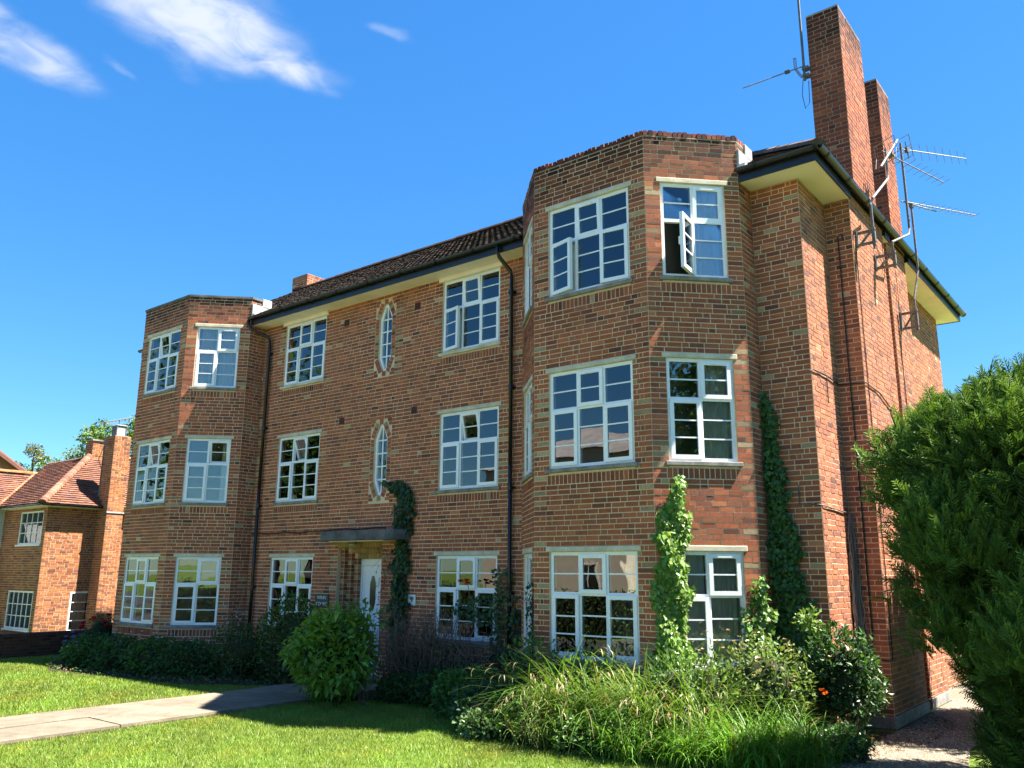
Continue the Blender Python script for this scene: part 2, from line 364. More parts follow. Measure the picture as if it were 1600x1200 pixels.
# ================================================================== THE APARTMENT BUILDING
BL = thing('apartment_building', 'three storey red brick apartment block with two canted bays, white windows and tiled roof', 'building', (0, 0, 0))
ST = 2.75
Z3 = [0, ST, 2*ST]
MIR = -9.15
EAVE = 8.0; PAR = 8.66
def win_hole(uc, half, k, lint=.06):    # hole from under the sill to the top of the lintel, soldier course below
    return (uc-half, uc+half, .81+k*ST, 2.49+k*ST, True)

def lighttrans(T, axis, ang):
    """hinge transform in (u,z,out) space: axis ('u', z0, o0) or ('z', u0, o0)"""
    ca, sa = math.cos(ang), math.sin(ang)
    def f(u, z, o):
        if axis[0] == 'u':
            dz, do = z-axis[1], o-axis[2]; return T(u, axis[1]+dz*ca+do*sa, axis[2]-dz*sa+do*ca)
        du, do = u-axis[1], o-axis[2]; return T(axis[1]+du*ca+do*sa, z, axis[2]-du*sa+do*ca)
    return f
def lbox(mb, f, u0, u1, z0, z1, o0, o1):
    V = [f(u, z, o) for o in (o0, o1) for u, z in ((u0, z0), (u1, z0), (u1, z1), (u0, z1))]
    mb.add(V, [(0,3,2,1),(4,5,6,7),(0,1,5,4),(1,2,6,5),(2,3,7,6),(3,0,4,7)])
def frame_boxes(mb, f, u0, u1, z0, z1, w, o0, o1):
    lbox(mb, f, u0, u0+w, z0, z1, o0, o1); lbox(mb, f, u1-w, u1, z0, z1, o0, o1)
    lbox(mb, f, u0+w, u1-w, z0, z0+w, o0, o1); lbox(mb, f, u0+w, u1-w, z1-w, z1, o0, o1)
def light(win, f, u0, u1, z0, z1, nb, og):
    """panes and bars of one light, glass plane at og"""
    hs_ = (z1-z0)/(nb+1)
    tw = rng.normal()*.0006, rng.normal()*.0006
    for i in range(nb+1):
        mb = MB(); a, b = z0+i*hs_, z0+(i+1)*hs_; uc, zc = (u0+u1)/2, (z0+z1)/2
        g = lambda u, z, o: f(u, z, o+(u-uc)*tw[0]*4+(z-zc)*tw[1]*4)
        lbox(mb, g, u0, u1, a+.001, b-.001, og-.012, og); mb.build('pane', 'glass', win)
    for i in range(1, nb+1):
        mb = MB(); lbox(mb, f, u0, u1, z0+i*hs_-.010, z0+i*hs_+.010, og+.0015, og+.011); mb.build('glazing_bar', 'upvc', win)
def window(parent, T, uc, width, k, ncol, opens={}, sill='sill', lintel=True, room=True):
    """opens: light key (col,row) -> degrees; row 0 below"""
    z0, z1 = .905+k*ST, 2.41+k*ST; u0, u1 = uc-width/2, uc+width/2; OF = -.035
    tz = z1-.60
    mb = MB(); w = .052; d0, d1 = OF-.065, OF
    frame_boxes(mb, T, u0, u1, z0, z1, w, d0, d1)
    cols = [u0+w+(u1-u0-2*w)*i/ncol for i in range(ncol+1)]
    for c in cols[1:-1]: lbox(mb, T, c-.024, c+.024, z0+w, z1-w, d0+.002, d1-.002)
    for i in range(ncol):
        a = cols[i]+(.024 if i else 0); b = cols[i+1]-(.024 if i < ncol-1 else 0)
        lbox(mb, T, a, b, tz-.025, tz+.025, d0+.004, d1-.004)
    W_ = mb.build('window', 'upvc', parent)
    for i in range(ncol):
        a = cols[i]+(.024 if i else 0); b = cols[i+1]-(.024 if i < ncol-1 else 0)
        for row in (0, 1):
            za, zb = (z0+w, tz-.025) if row == 0 else (tz+.025, z1-w); nb = 2 if row == 0 else 1
            sash = (row == 1 and i == 1) or (row == 0 and (i == 0 or (i == 2)))
            if ncol == 2: sash = (row == 1 and i == 1) or (row == 0 and i == 0)
            if sash:
                o0, o1 = OF+.001, OF+.024; e = .016; ang = R(opens.get((i, row), 0))
                if row == 1: f = lighttrans(T, ('u', zb, OF), -ang)
                elif opens.get('hinge', {}).get((i, row), 'l' if i == 0 else 'r') == 'l': f = lighttrans(T, ('z', a, OF), -ang)
                else: f = lighttrans(T, ('z', b, OF), ang)
                ms = MB(); frame_boxes(ms, f, a-e, b+e, za-e, zb+e, .058, OF-.03 if ang > .05 else o0, o1)
                s = ms.build('sash', 'upvc', W_)
                light(W_, f, a-e+.058, b+e-.058, za-e+.058, zb+e-.058, nb, OF+.006)
                if row == 1:
                    mv = MB(); um = (a+b)/2; lbox(mv, f, um-.1, um+.1, zb-.03, zb-.012, o1, o1+.014); mv.build('trickle_vent', 'upvc', W_)
                if row == 0 and ang > .3:
                    mh = MB(); ue = a+.01 if f(a, za, 0) is not None and i == 0 else b-.01; zm = (za+zb)/2
                    lbox(mh, f, a-.012, a+.006, zm-.07, zm+.05, OF-.055, OF-.032); mh.build('handle', 'upvc', W_)
            else: light(W_, T, a, b, za, zb, nb, OF-.018)
    if lintel:
        ml = MB(); lbox(ml, T, u0-.065, u1+.065, z1+.003, 2.487+k*ST, -.12, .012); ml.build('lintel', 'stone', parent, bevel=.006)
    ml = MB(); lbox(ml, T, u0-.06, u1+.06, .84+k*ST, .90+k*ST, -.12, .045); ml.build('sill', sill, parent, bevel=.006)
    ml = MB(); lbox(ml, T, u0-.0, u1+.0, .812+k*ST, .838+k*ST, -.12, -.004); ml.build('sill_bed', 'mortar', parent)
    if room:
        mr = MB(); D = 1.7
        a, b, c, e = u0-.3, u1+.3, z0-.25, z1+.12
        P = [T(a, c, -.14), T(b, c, -.14), T(b, e, -.14), T(a, e, -.14), T(a, c, -D), T(b, c, -D), T(b, e, -D), T(a, e, -D)]
        mr.add(P, [(4, 5, 6, 7), (0, 1, 5, 4), (1, 2, 6, 5), (2, 3, 7, 6), (3, 0, 4, 7)]); mr.build('room', 'room', parent)
    return u0, u1, z0, z1
NC = [0]
def curtain(T, ua, ub, z0, z1, label, m='curtain', folds=7, amp=.018, o=-.122):
    n = folds*6; V = []; F = []
    ph = rng.uniform(0, 6)
    for j in range(2):
        for i in range(n+1):
            t = i/n; z = z0 if j == 0 else z1
            V.append(T(ua+(ub-ua)*t, z, o-.03+amp*math.sin(t*folds*2*math.pi+ph)*(1 if j == 0 else .7)+.008*math.sin(t*23+ph)))
    F = [(i, i+1, n+2+i, n+1+i) for i in range(n)]
    c = A(V).mean(0); c[2] = z0
    t_ = obj_arrays('curtain', V, A(F), m, None, None, None, True); tag(t_, label, 'curtain')

# ---- walls
LC = math.hypot(1.05, 1.05)
def bay(x0, left):
    """corner plan of a bay whose front face starts at x0, left to right"""
    return [(x0-1.05, 0), (x0-1.05, -.45), (x0, -1.5), (x0+2.08, -1.5), (x0+3.13, -.45), (x0+3.13, 0)]
BR = bay(-3.88, 0); BLF = bay(-16.50, 0)
FRU, FRW = 1.04, 1.50
H3 = [win_hole(FRU, .75+.0, k) for k in range(3)]
HC = [win_hole(.745, .50, k) for k in range(3)]
soot = (PAR, .75, .82); sootL = (PAR, .7, .8)
for nm, P, so_, q in (('R', BR, soot, 1), ('L', BLF, sootL, 1)):
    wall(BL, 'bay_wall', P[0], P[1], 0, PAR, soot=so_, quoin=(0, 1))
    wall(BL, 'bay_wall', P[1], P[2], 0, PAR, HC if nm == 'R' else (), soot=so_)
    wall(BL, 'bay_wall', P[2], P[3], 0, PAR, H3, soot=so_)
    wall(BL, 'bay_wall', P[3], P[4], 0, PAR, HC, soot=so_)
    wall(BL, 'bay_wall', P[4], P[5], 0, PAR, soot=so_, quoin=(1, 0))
wall(BL, 'front_wall', (-.75, 0), (0, 0), 0, EAVE, quoin=(0, 1))
wall(BL, 'front_wall', (-18.3, 0), (-17.55, 0), 0, EAVE, quoin=(1, 0))
MX0 = BLF[5][0]          # -13.37
UL, UR = -11.77-MX0, -6.585-MX0
OVU = -9.15-MX0+.13      # narrow stair windows
DO0, DO1 = -10.2-MX0, -8.85-MX0
OW, OH = .20, .76
ovz = [(1.545+2.1+.0, 3.035+2.1), (4.19+2.1, 5.69+2.1)]
HM = []
for k in range(3):
    HM += [win_hole(UL, .75, k), win_hole(UR, .75, k)]
for a, b in ovz: HM.append((OVU-.315, OVU+.315, a-.12, b+.12, False))
HM.append((DO0, DO1, -.1, 2.72, False))
wall(BL, 'front_wall', (MX0, 0), (BR[0][0], 0), 0, EAVE, HM, quoin=(0, 0))
TM = frame((MX0, 0), (BR[0][0], 0))[0]
# side wall, chimney breasts (they run on up as the stacks)
B1 = (1.2, 3.14, .40, .50, 1.2, 2.48); B2 = (3.5, 4.78, .37, .40, 3.87, 4.72)
wall(BL, 'side_wall', (0, 0), (0, B1[0]), 0, EAVE, accn='side', style='side', quoin=(1, 0))
wall(BL, 'side_wall', (0, B1[1]), (0, B2[0]), 0, EAVE, accn='side', style='side', quoin=(0, 0))
wall(BL, 'side_wall', (0, B2[1]), (0, 9.15), 0, EAVE, accn='side', style='side', quoin=(0, 1))
for B in (B1, B2):
    zt = 8.12
    wall(BL, 'chimney_breast', (0, B[0]), (B[2], B[0]), 0, zt, accn='side', style='side', quoin=(0, 1), bond=0)
    wall(BL, 'chimney_breast', (B[2], B[0]), (B[2], B[1]), 0, zt, accn='side', style='side')
    wall(BL, 'chimney_breast', (B[2], B[1]), (0, B[1]), 0, zt, accn='side', style='side', quoin=(1, 0), bond=0)
    # cement band at the foot
    mb = MB(); mb.box(0, B[2]+.02, B[0]-.02, B[1]+.02, 0, .17); mb.build('plinth', 'sill', BL, bevel=.01)
    zb, zt = 8.12, 11.53
    so_ = (zt, .9, .7); ax0, ax1 = -.04, B[3]
    ya, yb_ = B[4], B[5]
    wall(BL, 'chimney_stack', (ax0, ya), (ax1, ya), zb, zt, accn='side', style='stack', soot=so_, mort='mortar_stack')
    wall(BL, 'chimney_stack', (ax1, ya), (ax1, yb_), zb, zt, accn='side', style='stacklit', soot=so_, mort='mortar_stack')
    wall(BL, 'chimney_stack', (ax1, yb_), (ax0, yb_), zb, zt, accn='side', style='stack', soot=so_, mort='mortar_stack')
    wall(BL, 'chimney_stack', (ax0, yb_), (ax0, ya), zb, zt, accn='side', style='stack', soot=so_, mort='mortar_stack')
    mb = MB(); mb.box(ax0+.02, ax1-.02, ya+.02, yb_-.02, zt-.3, zt+.015); mb.build('stack_cap', 'canopy', BL)
    mb = MB(); mb.box(0, B[2]-.004, B[0]+.004, B[1]-.004, zb-.02, zb+.006); mb.build('stack_shoulder', 'sill', BL)
# back and left sides of the block
for P0, P1 in (((0, 9.15), (-18.3, 9.15)), ((-18.3, 9.15), (-18.3, 0))):
    wall(BL, 'rear_wall', P0, P1, 0, EAVE, accn='rear', bricks=False, mort='mortar')
# small rear left stack on the ridge
for P0, P1 in (((-18.75, 4.6), (-17.95, 4.6)), ((-17.95, 4.6), (-17.95, 6.1)), ((-17.95, 6.1), (-18.75, 6.1)), ((-18.75, 6.1), (-18.75, 4.6))):
    wall(BL, 'chimney_stack', P0, P1, 9.6, 11.86, style='flat', soot=(11.86, .4, .5), quoin=(1, 1))
mb = MB(); mb.box(-18.73, -17.97, 4.62, 6.08, 11.5, 11.87); mb.build('stack_cap', 'canopy', BL)

# ---- parapet tops
mb = MB()
for P in (BR, BLF):
    mb.add([(x, y, 8.40) for x, y in P], [(5, 4, 3, 2, 1, 0)][::1])
mb.build('bay_roof', 'canopy', BL)
def offset_poly(P, d):
    out = []
    n = len(P)
    for i in range(n):
        p = A(P[i], float)
        def nrm(a, b):
            v = A(b, float)-A(a, float); v /= np.linalg.norm(v); return A([v[1], -v[0]])
        if i == 0: m = nrm(P[0], P[1]); out.append(p+m*d)
        elif i == n-1: m = nrm(P[-2], P[-1]); out.append(p+m*d)
        else:
            a, b = nrm(P[i-1], P[i]), nrm(P[i], P[i+1]); m = a+b; m /= (m@a); out.append(p+m*d)
    return out
for P, isR in ((BR, 1), (BLF, 0)):
    inn = offset_poly(P, -.22); mb = MB()
    for i in range(5):                       # inner leaf of the parapet
        a, b = inn[i], inn[i+1]; mb.add([(a[0], a[1], 8.40), (b[0], b[1], 8.40), (b[0], b[1], PAR), (a[0], a[1], PAR)], [(0, 3, 2, 1)])
        c, d = P[i], P[i+1]; mb.add([(c[0], c[1], PAR), (d[0], d[1], PAR), (b[0], b[1], PAR), (a[0], a[1], PAR)], [(0, 1, 2, 3)])
    mb.build('parapet', 'mortar_grey', BL)
    if isR:      # bricks on edge along the top, pale joint beneath
        for i in range(5):
            T, Ln, d, n = frame(P[i], P[i+1]); k = max(1, round(Ln/.078)); st = Ln/k
            mb = MB(); o = MB()
            ql = MB(); lbox(ql, T, 0, Ln, PAR, PAR+.012, -.20, .004); w = ql.build('coping', 'mortar_grey', BL)
            for j in range(k):
                c = pick('flat')*(A([.95, .85, .85])*rng.uniform(.18, .75)); h = .095+rng.normal()*.006; du = rng.normal()*.003
                a, b = j*st+.004+du, (j+1)*st-.004+du; oo = rng.normal()*.006
                V = [T(u, z, q) for q in (oo+.008, -.215) for u, z in ((a, PAR+.012), (b, PAR+.012), (b-.004, PAR+h), (a+.004, PAR+h))]
                mb = MB().add(V, [(0, 1, 2, 3), (7, 6, 5, 4), (3, 2, 6, 7), (1, 5, 6, 2), (4, 0, 3, 7)], c); mb.build('coping_brick', 'brick', w)
    else:
        out = offset_poly(P, .025); mb = MB()
        for i in range(5):
            a, b, c, d = out[i], out[i+1], inn[i+1], inn[i]
            mb.prism([(a[0], a[1], PAR+.002), (b[0], b[1], PAR+.002), (c[0], c[1], PAR+.002), (d[0], d[1], PAR+.002)], (0, 0, .05))
        mb.build('coping', 'canopy', BL)
    # pale mortar and lead where parapet and roof meet
    x, y = P[5]; mb = MB(); mb.obox((x+.015, y-.19, 8.37), (.02, 0, 0), (0, .26, .0), (0, 0, .17)); mb.obox((x+.06, y-.30, 8.24), (.075, 0, 0), (0, .16, 0), (0, .02, .05)); mb.box(x-.02, x+.035, y-.17, y+.1, PAR-.15, PAR+.08)
    mb.build('flashing', 'lead', BL, bevel=.008)
flush_bricks('flats', BL, 300, lambda c: (c[:, 2] > 2.6) & (c[:, 0] > -5) & (c[:, 1] <= .01))
flush_bricks('side', BL, 0)

# ---- windows
TRf = frame(BR[2], BR[3])[0]; TRc = frame(BR[3], BR[4])[0]; TRl = frame(BR[1], BR[2])[0]
TLf = frame(BLF[2], BLF[3])[0]; TLc = frame(BLF[3], BLF[4])[0]
op = {('Rf', 2): {(0, 0): 15, (2, 0): 6, (1, 1): 3}, ('Rf', 0): {(2, 0): 4, (0, 0): 1}, ('Rc', 2): {(0, 0): 52, (1, 1): 3, 'hinge': {(0, 0): 'r'}},
      ('Lf', 2): {(1, 1): 9}, ('Lf', 1): {(1, 1): 13}, ('Lc', 1): {(1, 1): 11}, ('Ml', 1): {(1, 1): 19}, ('Mr', 2): {(0, 0): 13, (1, 1): 4}, ('Mr', 1): {(1, 1): 13}, ('Rl', 2): {(0, 0): 6}}
for k in range(3):
    window(BL, TRf, FRU, FRW, k, 3, op.get(('Rf', k), {}))
    window(BL, TRc, .745, 1.0, k, 2, op.get(('Rc', k), {}))
    window(BL, TRl, .745, 1.0, k, 2, op.get(('Rl', k), {}), room=False)
    window(BL, TLf, FRU, FRW, k, 3, op.get(('Lf', k), {}))
    window(BL, TLc, .745, 1.0, k, 2, op.get(('Lc', k), {}))
    window(BL, TM, UL, FRW, k, 3, op.get(('Ml', k), {}), sill='stone' if k == 2 else 'sill', lintel=k < 2)
    window(BL, TM, UR, FRW, k, 3, op.get(('Mr', k), {}), sill='stone' if k == 2 else 'sill', lintel=k < 2)
for u in (UL, UR):
    mb = MB(); lbox(mb, TM, u-.83, u+.83, 7.913, EAVE-.003, -.12, .05); mb.build('lintel', 'soffit', BL)
# narrow pointed stair windows
def octo(w, h, zc, uc, tip=.055, cut=.30):
    return [(uc-tip, zc-h), (uc+tip, zc-h), (uc+w, zc-h+cut), (uc+w, zc+h-cut), (uc+tip, zc+h), (uc-tip, zc+h), (uc-w, zc+h-cut), (uc-w, zc-h+cut)]
for a, b in ovz:
    zc = (a+b)/2; h = (b-a)/2; inner = octo(.20, h, zc, OVU); mid = octo(.145, h-.06, zc, OVU, .035, .28)
    rect = [(OVU-.315, zc-h-.12), (OVU+.315, zc-h-.12), (OVU+.315, zc+h+.12), (OVU-.315, zc+h+.12)]
    # wall plate round the opening
    mb = MB(); o = -.008
    poly = inner; ro = [0, 1, 1, 2, 2, 3, 3, 0]
    V = [TM(u, z, o) for u, z in poly]+[TM(u, z, o) for u, z in rect]; F = []
    for i in range(8):
        j = (i+1) % 8; ra, rb = 8+ro[i], 8+ro[j]
        F.append((i, ra, rb, j) if ra != rb else (i, ra, j))
    mb.add(V, F)
    D = -.13; V = [TM(u, z, o) for u, z in poly]+[TM(u, z, D) for u, z in poly]
    mb.add(V, [(i, (i+1) % 8, 8+(i+1) % 8, 8+i) for i in range(8)])
    surround = mb.build('window_surround', 'mortar', BL)
    # bricks round it, set radially
    for i in range(8):
        p, q = A(poly[i]), A(poly[(i+1) % 8]); e = q-p; Ln = np.linalg.norm(e); e /= Ln; nn = A([e[1], -e[0]])
        k = max(1, round(Ln/.078)); st = Ln/k
        for j in range(k):
            ln = .105 if i in (2, 6) else .11
            s0, s1 = p+e*(j*st+.005), p+e*((j+1)*st-.005); o_ = rng.normal()*.0015
            quad = [s0+nn*.004, s0+nn*ln, s1+nn*ln, s1+nn*.004]
            for qd in quad: qd[0] = np.clip(qd[0], OVU-.311, OVU+.311); qd[1] = np.clip(qd[1], zc-h-.116, zc+h+.116)
            V = [TM(u, z, oo) for oo in (o_+.001, o_-.012) for u, z in quad]
            c = (BUFF[rng.integers(4)]*rng.uniform(.55, .85)) if rng.random() < .32 else pick('flat')
            MB().add(V, [(0, 3, 2, 1), (0, 1, 5, 4), (1, 2, 6, 5), (2, 3, 7, 6), (3, 0, 4, 7)], c).build('surround_brick', 'brick', surround)
    for su, sz in ((-1, -1), (1, -1), (1, 1), (-1, 1)):
        for j in range(2):
            z_ = zc+sz*(h+.115-.0382-j*.0764) ; ua, ub = sorted((OVU+su*.31, OVU+su*(.19 if j == 0 else .225)))
            V = [TM(u, z, oo) for oo in (.001, -.012) for u, z in ((ua, z_-.033), (ub, z_-.033), (ub, z_+.033), (ua, z_+.033))]
            MB().add(V, [(0, 1, 2, 3), (0, 4, 5, 1), (1, 5, 6, 2), (2, 6, 7, 3), (3, 7, 4, 0)], pick('flat')).build('surround_brick', 'brick', surround)
    mb = MB(); F = []; V = [TM(u, z, oo) for oo in (-.05, -.11) for pl in (inner, mid) for u, z in pl]
    for i in range(8):
        j = (i+1) % 8; F += [(i, j, 8+j, 8+i), (8+i, 8+j, 24+j, 24+i)]
    mb.add(V, F); Wn = mb.build('window', 'upvc', BL)
    zb = [zc-h+.06, zc-h+.06+.22]+[zc-h+.28+(2*h-.56)*t for t in (.25, .5, .75, 1)]+[zc+h-.06]
    zb = sorted(set(np.round(zb, 4)))
    zl = [zc-h+.06+(2*h-.12)*i/5 for i in range(6)]
    def half_at(z):
        return .145 if abs(z-zc) < h-.06-.28+.0 else .035+(.145-.035)*max(0, (h-.06-abs(z-zc)))/.28
    for i in range(5):
        for s in (-1, 1):
            z_0, z_1 = zl[i]+.001, zl[i+1]-.001
            zz = [z_0]+[q for q in (zc-h+.34, zc+h-.34) if z_0+.005 < q < z_1-.005]+[z_1]
            pl = [(OVU+s*.001, z_0)]+[(OVU+s*half_at(q), q) for q in zz]+[(OVU+s*.001, z_1)]
            if s < 0: pl = pl[::-1]
            n = len(pl); V = [TM(u, z, oo) for oo in (-.085, -.095) for u, z in pl]
            MB().add(V, [tuple(range(n)), tuple(range(2*n-1, n-1, -1))]).build('pane', 'glass', Wn)
        if i:
            q = MB(); hw = half_at(zl[i]); lbox(q, TM, OVU-hw, OVU+hw, zl[i]-.013, zl[i]+.013, -.084, -.066); q.build('glazing_bar', 'upvc', Wn)
    q = MB(); lbox(q, TM, OVU-.013, OVU+.013, zl[0], zl[-1], -.083, -.062); q.build('glazing_bar', 'upvc', Wn)
    mr = MB(); P = [TM(u, z, oo) for oo in (-.16, -1.2) for u, z in ((OVU-.4, zc-h-.1), (OVU+.4, zc-h-.1), (OVU+.4, zc+h+.1), (OVU-.4, zc+h+.1))]
    mr.add(P, [(4, 5, 6, 7), (0, 1, 5, 4), (1, 2, 6, 5), (2, 3, 7, 6), (3, 0, 4, 7)]); mr.build('room', 'curtain', BL)

# ---- door in its stepped brick recess, canopy
dst = MB(); x0, x1 = MX0+DO0, MX0+DO1
mb = MB()
for s in range(3):
    a, b, y0, y1, zt = x0+.10*(s+1), x1-.10*(s+1), .10*(s+1), .10*(s+2), 2.62-.12*s
    for (xa, xb) in ((x0+.10*s-.0, a), (b, x1-.10*s+.0)):
        mb.box(xa, xb, y0, y1+.3, 0, 2.9-.01*s)
    mb.box(a, b, y0, y1+.3, zt, 2.9-.01*s)
mb.box(x0-.02, x0-.001, -.0+.01, .5, 0, 2.8); mb.box(x1+.001, x1+.02, .01, .5, 0, 2.8)
rc = mb.build('door_recess', 'mortar', BL)
for s in range(3):
    y = .10*(s+1); zt = 2.62-.12*s
    for side in (0, 1):
        xa, xb = (x0+.10*s, x0+.10*(s+1)) if side == 0 else (x1-.10*(s+1), x1-.10*s)
        z = .035; r = 0
        while z < zt:
            c = (BUFF[rng.integers(4)]*.8 if (r+s) % 3 == 0 else pick('flat')*.75)
            # front of the step and the side looking into the opening
            m2 = MB(); m2.box(xa+.004, xb-.004, y-.006, y+.09, z+.005, min(z+ROW-.005, zt), c)
            if side == 0: m2.box(xb-.01, xb+.005, y+.008, y+.098, z+.005, min(z+ROW-.005, zt), c)
            else: m2.box(xa-.005, xa+.01, y+.008, y+.098, z+.005, min(z+ROW-.005, zt), c)
            dst.V.extend([]); m2_ = m2
            for fidx, f in enumerate(m2.F): pass
            off = dst.n; dst.V.extend(m2.V); dst.F.extend([tuple(i+off for i in f) for f in m2.F]); dst.C.extend(m2.C); dst.n += m2.n
            z += ROW; r += 1
        # left and right outer jamb faces
    k = int((x1-x0-.2*(s+1))/.076)
    for j in range(k):
        a = x0+.10*(s+1)+j*(x1-x0-.2*(s+1))/k; b = a+(x1-x0-.2*(s+1))/k
        MB().box(a+.004, b-.004, y-.008, y+.09, zt-.006, zt+.115, A([.36, .235, .09])*rng.uniform(.7, 1.15)).build('arch_brick', 'brick', rc)
k = int((x1-x0)/.076)
for j in range(k):
    a = x0+j*(x1-x0)/k; b = a+(x1-x0)/k
    MB().box(a+.004, b-.004, -.012, .095, 2.60, 2.716, A([.36, .235, .09])*rng.uniform(.7, 1.15)).build('arch_brick', 'brick', rc)
dst.build('recess_brickwork', 'brick', BL, 'stuff')
dx0, dx1, dy = x0+.28, x1-.28, .40
mb = MB(); mb.box(dx0, dx0+.06, dy, dy+.08, .05, 2.376); mb.box(dx1-.06, dx1, dy, dy+.08, .05, 2.376); mb.box(dx0+.06, dx1-.06, dy, dy+.08, 2.24, 2.376); mb.build('door_frame', 'upvc', BL, bevel=.006)
mb = MB(); mb.box(dx0+.063, dx1-.063, dy+.02, dy+.07, .06, 2.237); D_ = mb.build('door', 'upvc', BL, bevel=.004)
mb = MB(); dxc = (dx0+dx1)/2
for za, zb in ((1.02, 2.12), (.2, .86)):
    for q in ((dx0+.12, dx0+.145, za, zb), (dx1-.145, dx1-.12, za, zb), (dx0+.145, dx1-.145, za, za+.025), (dx0+.145, dx1-.145, zb-.025, zb)): mb.box(q[0], q[1], dy+.011, dy+.02, q[2], q[3])
mb.build('door_moulding', 'upvc', D_)
pl = [(dxc-.03, 1.32), (dxc+.03, 1.32), (dxc+.085, 1.48), (dxc+.085, 1.86), (dxc+.03, 2.02), (dxc-.03, 2.02), (dxc-.085, 1.86), (dxc-.085, 1.48)]
MB().prism([(x, dy+.019, z) for x, z in pl], (0, -.006, 0)).build('door_window', 'doorglass', D_)
mb = MB(); mb.box(dx0+.09, dx0+.11, dy-.03, dy+.02, 1.0, 1.16); mb.build('handle', 'metal', D_)
mb = MB(); mb.box(x0+.1, x1-.1, -.35, .45, .002, .06); mb.build('doorstep', 'sill', BL, bevel=.01)
mb = MB(); cx0, cx1 = -10.50, -8.02
pl = [(cx0, -.02), (cx0+.14, -.36), (cx0+.28, -.47), (cx1-.28, -.47), (cx1-.14, -.36), (cx1, -.02)]
mb.prism([(x, y, 2.722) for x, y in pl][::-1][::-1], (0, 0, .20)); mb.build('canopy', 'canopy', BL, bevel=.012)
mb = MB(); mb.prism([(x, y, 2.705) for x, y in ((cx0+.35, -.015), (cx0+.42, -.36), (cx1-.42, -.36), (cx1-.35, -.015))], (0, 0, .014)); mb.build('canopy_soffit', 'soffit', BL)

# ---- air bricks
for u, z in ((-8.065, 5.325), (-10.30, 5.34), (-8.06, 7.55), (-10.3, 7.6)):
    mb = MB(); mb.box(u-.08, u+.08, -.006, .02, z-.07, z+.07, (.10, .038, .030))
    for i in range(4): mb.box(u-.07, u+.07, -.009, -.006, z-.055+i*.034, z-.04+i*.034, (.06, .025, .02))
    mb.build('air_brick', 'brick', BL)

# ---- roof
OV = .50; ZE = 8.17; RY = 4.62; ZR = 11.35
E_F = A([0, -OV, ZE])
sl_len = math.hypot(RY+OV, ZR-ZE); s_f = A([0, (RY+OV)/sl_len, (ZR-ZE)/sl_len]); n_f = A([0, -s_f[2], s_f[1]])
tilesV, tilesC = [], []
def tiles(O, e, s, n, ulen, slen, keep, pal, w=.165, g=.105, out=None, lift=.022, rl=.0):
    o_ = out if out is not None else (tilesV, tilesC)
    nr = int(slen/g)
    for r in range(nr):
        off = (r % 2)*w/2; nu = int(ulen/w)+2
        u = (np.arange(nu)-1)*w+off+w/2; sc = r*g
        k = keep(u, sc+g/2)
        for uu in u[k]:
            h = w/2-.0025; j = rng.normal()*.004; l = lift+rng.normal()*.0025; tw = rng.normal()*.002
            a = O+e*(uu-h)+s*(sc-.01+j); b = O+e*(uu+h)+s*(sc-.01+j); c = O+e*(uu+h)+s*(sc+g+.012); d = O+e*(uu-h)+s*(sc+g+.012)
            o_[0].append((a+n*(l-rl+tw), b+n*(l-rl-tw), c+n*.002, d+n*.002, a, b, (a+b)/2+n*(l+.004), (d+c)/2+n*(.003+rl)))
            o_[1].append(pal[rng.integers(len(pal))]*rng.uniform(.8, 1.2))
TPAL = A([(.080,.062,.050),(.094,.068,.053),(.068,.056,.047),(.088,.070,.058),(.108,.072,.054),(.074,.062,.053)])
ex = A([1., 0, 0]); ey = A([0, 1., 0])
XL = -18.6; XR = OV
bays = [(BLF[0][0], BLF[5][0]), (BR[0][0], BR[5][0])]
def keep_front(u, s):
    x = XL+u; y = -OV+s*s_f[1]; k = (x < XR-(y+OV)) & (x > XL)
    if y < .05:
        for a, b in bays: k &= ~((x > a-.02) & (x < b+.02))
    return k
tiles(E_F+ex*XL, ex, s_f, n_f, XR-XL, sl_len, keep_front, TPAL, .165, .115, None, .026, .005)
s_r = A([-s_f[1], 0, s_f[2]]); n_r = A([s_f[2], 0, s_f[1]])
def keep_side(u, s):
    y = -OV+u; x = OV-s*s_f[1]; k = (y > -OV+(OV-x)) & (y < 9.65-(OV-x))
    for B in (B1, B2): k &= ~((y > B[0]-.05) & (y < B[1]+.05) & (x > -.1))
    return k
tiles(A([OV, -OV, ZE]), ey, s_r, n_r, 10.15, sl_len, keep_side, TPAL, .165, .115, None, .026, .005)
def flush_tiles(V, C, parent, name='roof_tiles'):
    V = A(V); C = A(C); n = len(V)
    F = A([(0, 1, 6, 6), (0, 6, 7, 3), (6, 1, 2, 7), (4, 5, 1, 0)])
    F = A([(0, 6, 7, 3), (6, 1, 2, 7), (4, 5, 1, 0), (4, 0, 3, 3)])
    Fr = (F[None]+8*np.arange(n)[:, None, None]).reshape(-1, 4)
    tri = Fr[:, 2] == Fr[:, 3]
    Q = Fr[~tri]; Cq = np.repeat(C, 4, 0)[~tri]
    obj_arrays(name, V.reshape(-1, 3), Q, 'tile', parent, Cq, 'stuff')
flush_tiles(tilesV, tilesC, BL)
